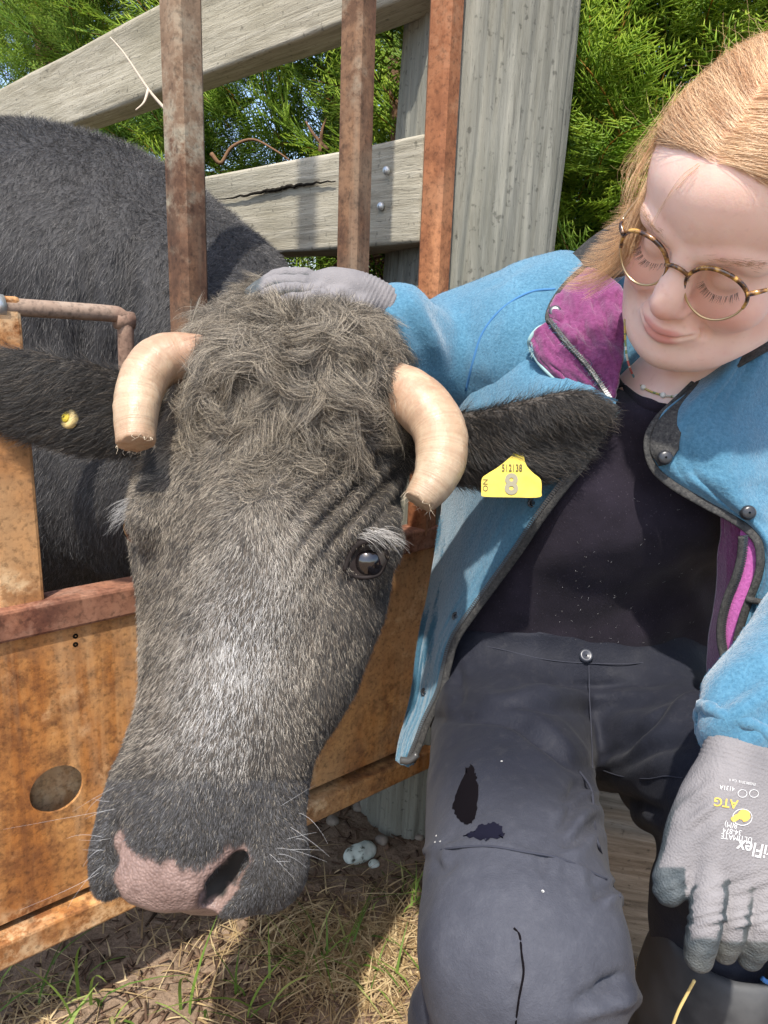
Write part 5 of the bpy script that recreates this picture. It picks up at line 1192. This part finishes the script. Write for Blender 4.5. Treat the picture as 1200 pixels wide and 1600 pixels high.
trim('seam', onto(SHB, [(868, 452, .83), (835, 455, .84), (805, 468, .85), (775, 492, .86), (752, 525, .86), (738, 570, .86), (728, 610, .87)], -.0006, .86), .0016, plain('blue_seam', (.05, .16, .33), .9), jacket, 40)
# zip pull at the hem
trim('zip_end', [P(652, 1178, .856), P(640, 1188, .857), P(626, 1188, .860)], .0042, M_ZIP, jacket, 10)
# collar, folded open: purple lining
zl = [(858, 500, .785), (885, 535, .765), (920, 575, .748), (952, 622, .733)]
patch('collar', rows([[(912, 418, .842), (936, 422, .812), (958, 440, .785), (982, 468, .765)], [(880, 446, .815), (910, 452, .79), (942, 468, .768), (980, 500, .752)], [(862, 474, .798), (898, 492, .776), (934, 516, .757), (974, 550, .742)], [(855, 492, .79), (892, 520, .768), (927, 553, .75), (966, 592, .735)], [(858, 503, .788), (885, 538, .768), (920, 578, .750), (956, 628, .735)]]), 40, 40, M_PURP, jacket, .004, wav(.009, 4, 8))
patch('lapel', rows([[(858, 503, .787), (885, 538, .767), (920, 578, .749), (954, 624, .734)], [(842, 512, .786), (868, 548, .768), (908, 588, .750), (956, 632, .735)], [(829, 528, .792), (852, 562, .774), (896, 600, .756), (958, 640, .738)], [(829, 541, .798), (846, 571, .782), (890, 608, .763), (958, 648, .742)]]), 40, 24, M_PINK if False else M_PURP, jacket, .004, wav(.004, 5, 9))
_, ca_ = edge_trim('collar_zip_tape', zl, .004, .0030, M_BIND, jacket, 60, .002); teeth('collar_zip', ca_, 1, M_ZIP, jacket, 46, .0016, .0002)
edge_trim('collar_binding', [(914, 416, .84), (884, 444, .815), (864, 472, .797), (856, 494, .788), (858, 506, .785)], .002, .0032, M_BIND, jacket, 40); edge_trim('lapel_edge', [(858, 506, .788), (840, 514, .787), (828, 530, .791), (829, 544, .796), (848, 574, .780), (892, 611, .760), (958, 650, .738)], .001, .0022, M_FRAY, jacket, 60, .0016)
rgl = np.random.default_rng(3); fz = np.vstack([spline([P(x_, y_, d_-.004) for x_, y_, d_ in zl], 60), spline([P(956, 632, .732), P(962, 648, .733), P(960, 662, .736)], 30), spline([P(829, 535, .786), P(834, 556, .784)], 12)]); pk_ = fz[rgl.integers(0, len(fz), 420)]
dv = unit(rgl.normal(size=(420, 3))+np.array([-.2, -.4, -.4])); strands('frayed_threads', pk_[:, None, :]+dv[:, None, :]*np.linspace(0, 1, 5)[None, :, None]*rgl.uniform(.002, .008, (420, 1, 1))+rgl.normal(size=(420, 5, 3))*.0004, .0002, np.where(rgl.random((420, 1)) < .6, np.array([.35, .5, .48]), np.array([.06, .2, .35])), M_HAIR, jacket)
disc('snap', P(867, 487, .785), -FW-RT*.2+UP*.2, .0068, .003, M_SNAP, jacket, 24, .25)
# left half of the jacket (right in the picture)
front_l = patch('front_panel', rows([[(1122, 558, .712), (1165, 530, .698), (1220, 505, .70), (1300, 490, .75)], [(1088, 600, .710), (1135, 582, .692), (1200, 568, .695), (1300, 560, .75)], [(1030, 652, .703), (1090, 642, .688), (1170, 635, .690), (1300, 635, .760)], [(1012, 692, .703), (1080, 690, .682), (1165, 690, .680), (1300, 690, .755)], [(1020, 726, .703), (1082, 725, .683), (1165, 728, .678), (1300, 735, .75)],
   [(1045, 752, .703), (1095, 752, .684), (1168, 758, .676), (1300, 770, .745)], [(1098, 784, .698), (1130, 785, .685), (1180, 792, .676), (1300, 810, .74)], [(1150, 812, .690), (1168, 816, .684), (1200, 822, .677), (1300, 845, .735)], [(1186, 852, .684), (1196, 855, .680), (1220, 860, .677), (1300, 880, .73)], [(1184, 900, .690), (1194, 902, .686), (1218, 905, .682), (1300, 915, .73)],
   [(1166, 950, .698), (1180, 952, .694), (1212, 955, .690), (1300, 960, .735)], [(1152, 1000, .706), (1172, 1002, .702), (1212, 1005, .698), (1300, 1010, .74)], [(1152, 1046, .712), (1176, 1048, .708), (1214, 1050, .705), (1300, 1056, .745)], [(1160, 1090, .715), (1182, 1092, .712), (1218, 1094, .71), (1300, 1100, .75)]]), 60, 130, M_BLUE, jacket, .004, wav(.006, 4, 5))
eb = [(1100, 585, .722), (1062, 622, .712), (1026, 658, .703), (1012, 690, .700), (1020, 728, .700), (1048, 756, .699), (1100, 787, .694), (1150, 814, .687), (1180, 840, .682), (1188, 868, .682), (1184, 902, .687), (1166, 950, .695), (1152, 1000, .703), (1151, 1044, .709), (1160, 1088, .712)]
edge_trim('binding', eb, .003, .0042, M_BIND, jacket, 140, .0015)
patch('lapel_binding', rows([[(1098, 588, .716), (1112, 580, .712), (1128, 580, .712)], [(1062, 624, .706), (1084, 622, .70), (1106, 612, .70)], [(1026, 662, .698), (1058, 662, .692), (1084, 640, .692)], [(1016, 700, .696), (1036, 700, .689), (1066, 672, .688)], [(1030, 728, .695), (1046, 722, .688), (1060, 702, .685)]]), 20, 40, M_BIND, jacket, .003)
for (x_, y_, dd_) in ((1039, 715, .684), (1169, 801, .672)): disc('snap', P(x_, y_, dd_), -FW-RT*.15, .0068, .0035, M_SNAP2, jacket, 24, .25)
patch('lining', rows([[(1128, 806, .72), (1142, 810, .705), (1160, 822, .695)], [(1124, 860, .735), (1148, 862, .712), (1182, 866, .692)], [(1120, 930, .755), (1142, 932, .725), (1172, 938, .702)], [(1108, 1000, .775), (1130, 1002, .74), (1152, 1006, .712)], [(1106, 1050, .79), (1128, 1050, .755), (1152, 1052, .72)], [(1112, 1095, .80), (1130, 1098, .765), (1158, 1098, .725)]]), 30, 60, M_PURP, jacket, .003, wav(.004, 4, 3))
patch('lining_edge', rows([[(1158, 826, .688), (1172, 836, .683), (1184, 846, .683)], [(1152, 880, .697), (1168, 886, .690), (1186, 886, .686)], [(1136, 945, .708), (1152, 948, .701), (1168, 950, .697)], [(1128, 985, .716), (1140, 988, .710), (1154, 995, .706)], [(1134, 1020, .716), (1142, 1020, .713), (1150, 1020, .711)]]), 16, 40, M_PINK, jacket, .002)
_, zz_ = edge_trim('inner_zip_tape', [(1160, 838, .684), (1158, 868, .690), (1150, 900, .696), (1136, 935, .705), (1127, 970, .712), (1126, 1000, .716), (1132, 1030, .716)], .004, .0040, M_BIND, jacket, 60); teeth('inner_zip', zz_, 1, M_SNAP, jacket, 52, .0017, .0022)
patch('collar_back', rows([[(1082, 592, .735), (1124, 552, .715), (1180, 505, .712), (1260, 450, .74)], [(1092, 598, .715), (1138, 560, .700), (1196, 516, .700), (1270, 470, .735)], [(1100, 602, .705), (1148, 576, .690), (1206, 545, .690), (1280, 515, .735)]]), 40, 14, M_BIND, jacket, .004)
patch('collar_back', rows([[(985, 330, .80), (955, 352, .82), (925, 372, .84), (895, 398, .86)], [(992, 370, .79), (960, 388, .81), (930, 402, .83), (900, 418, .85)], [(1000, 420, .78), (972, 430, .79), (940, 436, .81), (905, 436, .84)]]), 30, 14, M_BIND, jacket, .004)
trim('pocket_trim', [P(1166, 936, .690), P(1185, 940, .685), P(1215, 944, .68), P(1260, 946, .70)], .0032, M_BIND, jacket, 20)
# cuffs
def cuff(c, ax, r, r2, name='cuff'):
    ax = unit(ax); a = unit(np.cross(ax, FW)); b_ = np.cross(ax, a); t_ = np.linspace(0, 2*math.pi, 48, endpoint=False); mb = MB()
    pts = c+np.cos(t_)[:, None]*a*r+np.sin(t_)[:, None]*b_*r2+ax*(.004*np.sin(t_*3))[:, None]; pts = np.vstack([pts, pts[:2]]); mb.tube(pts, .0055+.0008*np.sin(np.arange(50)*1.7), 8); return mb.build(name, M_BLUE, jacket)
cuff(P(1148, 1150, .552), P(1130, 1180, .545)-P(1160, 1135, .556), .029, .027); cuff(P(612, 500, .833), P(606, 492, .828)-P(640, 535, .87), .030, .028)

# short fleece nap
def nap(o, n, cols, L, seed, off=.002, r=.00014):
    def mk(c, nn):
        px, py, d = pxy(c); return facing(c, nn)*((px > 560) & (px < 1240) & (py > 380) & (py < 1220))
    p, nn = scatter(o, n, mk, seed); rg_ = np.random.default_rng(seed); dv = -UP*.6+rg_.normal(size=(n, 3))*.8; nn = np.where((((C0-p)*nn).sum(1) < 0)[:, None], -nn, nn)
    t_ = rg_.random((n, 1)); strands('fleece_nap', grow(p+nn*off, nn, dv, L, .55, 3, .4, .5, seed, 0.0), r, np.array(cols[0])*(1-t_)+np.array(cols[1])*t_, M_NAP, jacket)
M_NAP = hairmat('nap', .9, .05)
nap(shell, 40000, ((.045, .14, .22), (.115, .255, .35)), .0026, 51, -.0004); nap(front_r, 26000, ((.045, .14, .22), (.115, .255, .35)), .0026, 52); nap(front_l, 26000, ((.045, .14, .22), (.115, .255, .35)), .0026, 53)

# ---------------------------------------------------------------- gloves
q = NB('knit_glove', .85, .15); gc = q.attr('coat'); rib = q.wave(260, 0, 0, None, 'X'); kn1 = q.noise(700, 2); kv = q.voro(620)
kc = q.ramp(q.noise(25, 4), [(.3, (.15, .142, .145)), (.7, (.205, .192, .192))]); cc = q.ramp(q.noise(90, 4, .6), [(.35, (.045, .055, .060)), (.65, (.085, .096, .10))]); cc = q.mix(q.ramp(q.noise(20, 4), [(.5, 0.0), (.75, .4)]), cc, (.18, .165, .13))
q.col(q.mix(gc, kc, cc)); q.set(Roughness=q.mix(gc, (.9, .9, .9), (.55, .55, .55))); q.norm(q.bump(kv, .55, .0009, q.bump(kn1, .35, .0008))); M_GLOVE = q.m
u5 = .51/FPX
s = SDF(P(1000, 1540, .50)-np.array([.03, .05, .03]), P(1290, 1130, .56)+np.array([.02, .06, .04]), .0017)
for (kx, ky) in ((1110, 1368), (1152, 1384), (1196, 1386), (1236, 1372)): s.chain([P(1152+(kx-1170)*.35, 1178, .538), P(1160+(kx-1170)*.8, 1270, .522), P(kx, ky, .508)], np.array([33, 30, 24])*u5, .009, 8)
s.chain([P(1108, 1230, .534), P(1072, 1300, .522), P(1054, 1362, .516), P(1045, 1394, .514)], np.array([34, 26, 22, 20.5])*u5, .008, 10)
s.chain([P(1110, 1368, .506), P(1102, 1440, .497), P(1092, 1494, .500)], np.array([25.5, 25, 22.5])*u5, .0025, 6)
s.chain([P(1152, 1384, .508), P(1143, 1445, .503), P(1133, 1486, .512)], np.array([22, 22.5, 20])*u5, .0025, 6)
s.chain([P(1196, 1386, .508), P(1188, 1450, .503), P(1172, 1496, .514)], np.array([22, 22.5, 20])*u5, .0025, 6)
s.chain([P(1236, 1372, .508), P(1232, 1430, .504), P(1218, 1476, .513)], np.array([20, 20, 18])*u5, .0025, 6)
def gv_d(v, n):
    px, py, d = pxp(v); yy = py-(px-1150)*.30; rb = np.sin(yy*2*math.pi/7.6)*(1-sstep(1188, 1206, yy))
    return v+n*(rb*.0006+noise(v, 60, 2)*.0007+.0009*np.exp(-((py-1437)/16)**2)*np.sin(py/2.6+px/11)+.0006*np.exp(-((py-1385)/22)**2)*np.sin((py+.4*px)/4.2)+.0016*np.exp(-(((px-1095)/30)**2+((py-1265)/45)**2))*np.sin((px*.6+py*.8)/4.5))[:, None]
glove = s.mesh('glove', M_GLOVE, person, 1, gv_d); glove['label'] = 'grey knit work glove with dark coated fingers hanging over the knee'
def coatmask(o, f):
    v = verts(o); n = normals(o); px, py, d = pxp(v); fc = ((C0-v)*n).sum(1)/np.linalg.norm(C0-v, axis=1); vattr(o, 'coat', f(v, n, px, py, fc))
coatmask(glove, lambda v, n, px, py, fc: np.clip(np.maximum(sstep(.60, .50, fc)*0+(1-sstep(.58, .64, fc+.04*noise(v, 120, 4)))*sstep(1225, 1290, py), sstep(1462, 1468, py-np.abs(px-1100)*.1-np.where(px > 1122, -2, 0))*(px < 1122)+sstep(1468, 1474, py)*(px >= 1122)+sstep(1352, 1358, py)*(px < 1072)*(py < 1425)), 0, 1))
GB = bvh(glove)
M_PW = plain('white_glove_print', (.52, .51, .50), .8); M_PY = plain('yellow_glove_print', (.55, .38, .08), .8)
def gtext(body, cx, cy, size, rot, mat, sx=1.0, w=0.0):
    a = math.radians(rot); ca, sa = math.cos(a), math.sin(a)
    def fn(x_, y_):
        x_ = x_*sx; X_ = cx+x_*ca+y_*sa; Y_ = cy+x_*sa-y_*ca; h, n = hit(GB, X_, Y_); return h-unit(ray(X_, Y_))*.0007 if h is not None else P(X_, Y_, .50)
    text('print', body, size, fn, mat, glove, w)
gtext('MaxiFlex', 1196, 1330, 31, 192, M_PW, .82, .012); gtext('ULTIMATE', 1151, 1309, 12, 188, M_PW, .9); gtext('34-874', 1144, 1299, 12, 188, M_PW, .9); gtext('8(M)', 1142, 1289, 12, 188, M_PW, .9)
gtext('ATG', 1134, 1254, 19, 188, M_PY, 1.0, .02); gtext('4131A', 1136, 1231, 10, 188, M_PW, .9); gtext('EN388:2016  Cat II', 1160, 1222, 6, 190, M_PW, .9)
def gring(cx, cy, r, mat, r2=1.4, a0=0, a1=6.2832):
    t_ = np.linspace(a0, a1, 30); mb = MB(); mb.tube(onto(GB, [(cx+r*math.cos(a), cy+r*.85*math.sin(a)) for a in t_], .0005, .5), r2*u5*.5, 6); mb.build('print', mat, glove)
gring(1160, 1277, 15, M_PW); decal('print', [(1152, 1272), (1160, 1264), (1170, 1268), (1172, 1278), (1164, 1284), (1156, 1280), (1146, 1284), (1142, 1278)], M_PY, glove, GB, .0008, 40, .4)
for cx in (1160, 1178): gring(cx, 1240, 7, M_PW, 1.2)
# hand on the poll
s = SDF(P(370, 530, .80)-np.array([.02, .07, .02]), P(640, 400, .86)+np.array([.02, .07, .03]), .0018); u8 = .82/FPX
s.chain([P(614, 500, .832), P(585, 478, .822), P(545, 462, .810), P(500, 452, .80)], np.array([31, 33, 33, 27])*u8, .012, 10)
for (a0, a1, a2, dz) in (((500, 440), (440, 432), (392, 458), .83), ((492, 448), (428, 445), (388, 476), .805), ((488, 458), (428, 460), (394, 490), .782), ((496, 470), (445, 476), (412, 502), .762)):
    s.chain([P(560, 466, .81), P(*a0, dz), P(*a1, dz-.004), P(*a2, dz-.010)], np.array([22, 14.5, 12.5, 10.5])*u8, .004, 12)
s.chain([P(570, 482, .80), P(540, 492, .775), P(505, 496, .765)], np.array([20, 16, 13])*u8, .008, 8)
def g2_d(v, n):
    px, py, d = pxp(v); rb = np.sin((px*.9+py*.45)*2*math.pi/7)*sstep(560, 575, px); return v+n*(rb*.0006+noise(v, 50, 3)*.0008+.0012*np.sin(px/7+py/9)*np.exp(-((px-490)/30)**2))[:, None]
glove2 = s.mesh('glove', M_GLOVE, person, 1, g2_d); glove2['label'] = 'pale grey knit glove resting on top of the cow head'
coatmask(glove2, lambda v, n, px, py, fc: np.clip((1-sstep(.16, .3, n[:, 2]))*sstep(610, 560, px)*0+(1-sstep(.05, .30, n[:, 2]))*(1-sstep(520, 570, px))+(1-sstep(398, 410, px+.2*(py-460))), 0, 1))

# ---------------------------------------------------------------- necklace
cols = np.array([(.45, .36, .16), (.15, .32, .36), (.45, .10, .08), (.60, .55, .45), (.20, .26, .10), (.55, .40, .10)])
pts = onto(SKB, [(976, 500, .70), (977, 530, .705), (980, 560, .71), (990, 588, .715), (1006, 606, .715), (1030, 616, .715), (1060, 620, .715), (1090, 616, .72), (1112, 606, .72)], .0015, .715)
a = spline(pts, 90); V = []; F = []; CL = []; base = MB()
for i, p_ in enumerate(a):
    n0 = len(V); r = .0012 if i not in (44, 58, 66) else .0030; tg = unit(a[min(i+1, 89)]-a[max(i-1, 0)])
    for th_ in np.linspace(0, math.pi, 6):
        for ph_ in np.linspace(0, 2*math.pi, 8, endpoint=False): V.append(p_+r*np.array([math.sin(th_)*math.cos(ph_), math.sin(th_)*math.sin(ph_), math.cos(th_)])); CL.append(cols[(i//4*5+i//9) % 6] if r < .002 else (.72, .68, .6))
    F += [(n0+i_*8+j, n0+i_*8+(j+1) % 8, n0+(i_+1)*8+(j+1) % 8, n0+(i_+1)*8+j) for i_ in range(5) for j in range(8)]
q = NB('glass_beads', .25, .5); q.l(q.attr('bead', 'Color'), q.b.inputs['Base Color'])
nk = mesh('necklace', V, F, q.m, person); vattr(nk, 'bead', np.array(CL))

# ---------------------------------------------------------------- rubber boots
q = NB('dark_rubber', .6, .3); n1 = q.noise(30, 4); q.col(q.ramp(n1, [(.35, (.035, .037, .040)), (.7, (.075, .075, .075))])); q.set(Roughness=q.ramp(q.noise(60, 4), [(.3, .5), (.7, .75)])); q.norm(q.bump(n1, .2, .004)); M_RUB = q.m
def boot(top, foot, toe, label):
    s = SDF(np.minimum(np.minimum(top, foot), toe)-.11, np.maximum(np.maximum(top, foot), toe)+.11, .0055)
    s.chain([top, top*.5+foot*.5+np.array([0, .005, 0]), foot+np.array([0, 0, .05])], [.066, .060, .05], .02, 10); s.chain([foot+np.array([0, .02, .045]), foot*.5+toe*.5+np.array([0, 0, .045]), toe+np.array([0, 0, .038])], [.046, .046, .040], .02, 8)
    s.ell(top+np.array([0, 0, .055]), (.056, .056, .06), .01, None, 's')
    def dsp(v, n):
        f = np.exp(-((v[:, 2]-(top[2]*.62))/.05)**2); return v+n*(f*np.sin(v[:, 2]*150+v[:, 0]*60+noise(v, 12, 2)*3)*.006)[:, None]
    o = s.mesh('boot', M_RUB, person, 2, dsp); v = verts(o); v[:, 2] = np.maximum(v[:, 2], .002); setverts(o, v); o['label'] = label
    return o
bt = boot(P(1130, 1502, .70), np.array([.325, .62, 0]), np.array([.29, .47, 0]), 'dark grey rubber boot below the hanging glove')
boot(np.array([.125, .46, .26]), np.array([.13, .47, 0]), np.array([.125, .33, 0]), 'dark rubber boot of the leg with the torn knee')
mk_ = trim('boot_stripe', [P(1190, 1528, .640), P(1198, 1534, .640), P(1210, 1536, .642)], .002, plain('blue_boot_mark', (.04, .14, .35), .5), bt, 10)
# straw stalk by the fingers
stw = trim('straw_stalk', [P(1085, 1532, .52), P(1072, 1556, .525), P(1058, 1584, .53), P(1044, 1625, .54)], .0011, plain('yellow_straw', (.62, .46, .18), .7), None, 20); tag(stw, 'single yellow straw stalk below the fingertip of the hanging glove', 'straw')
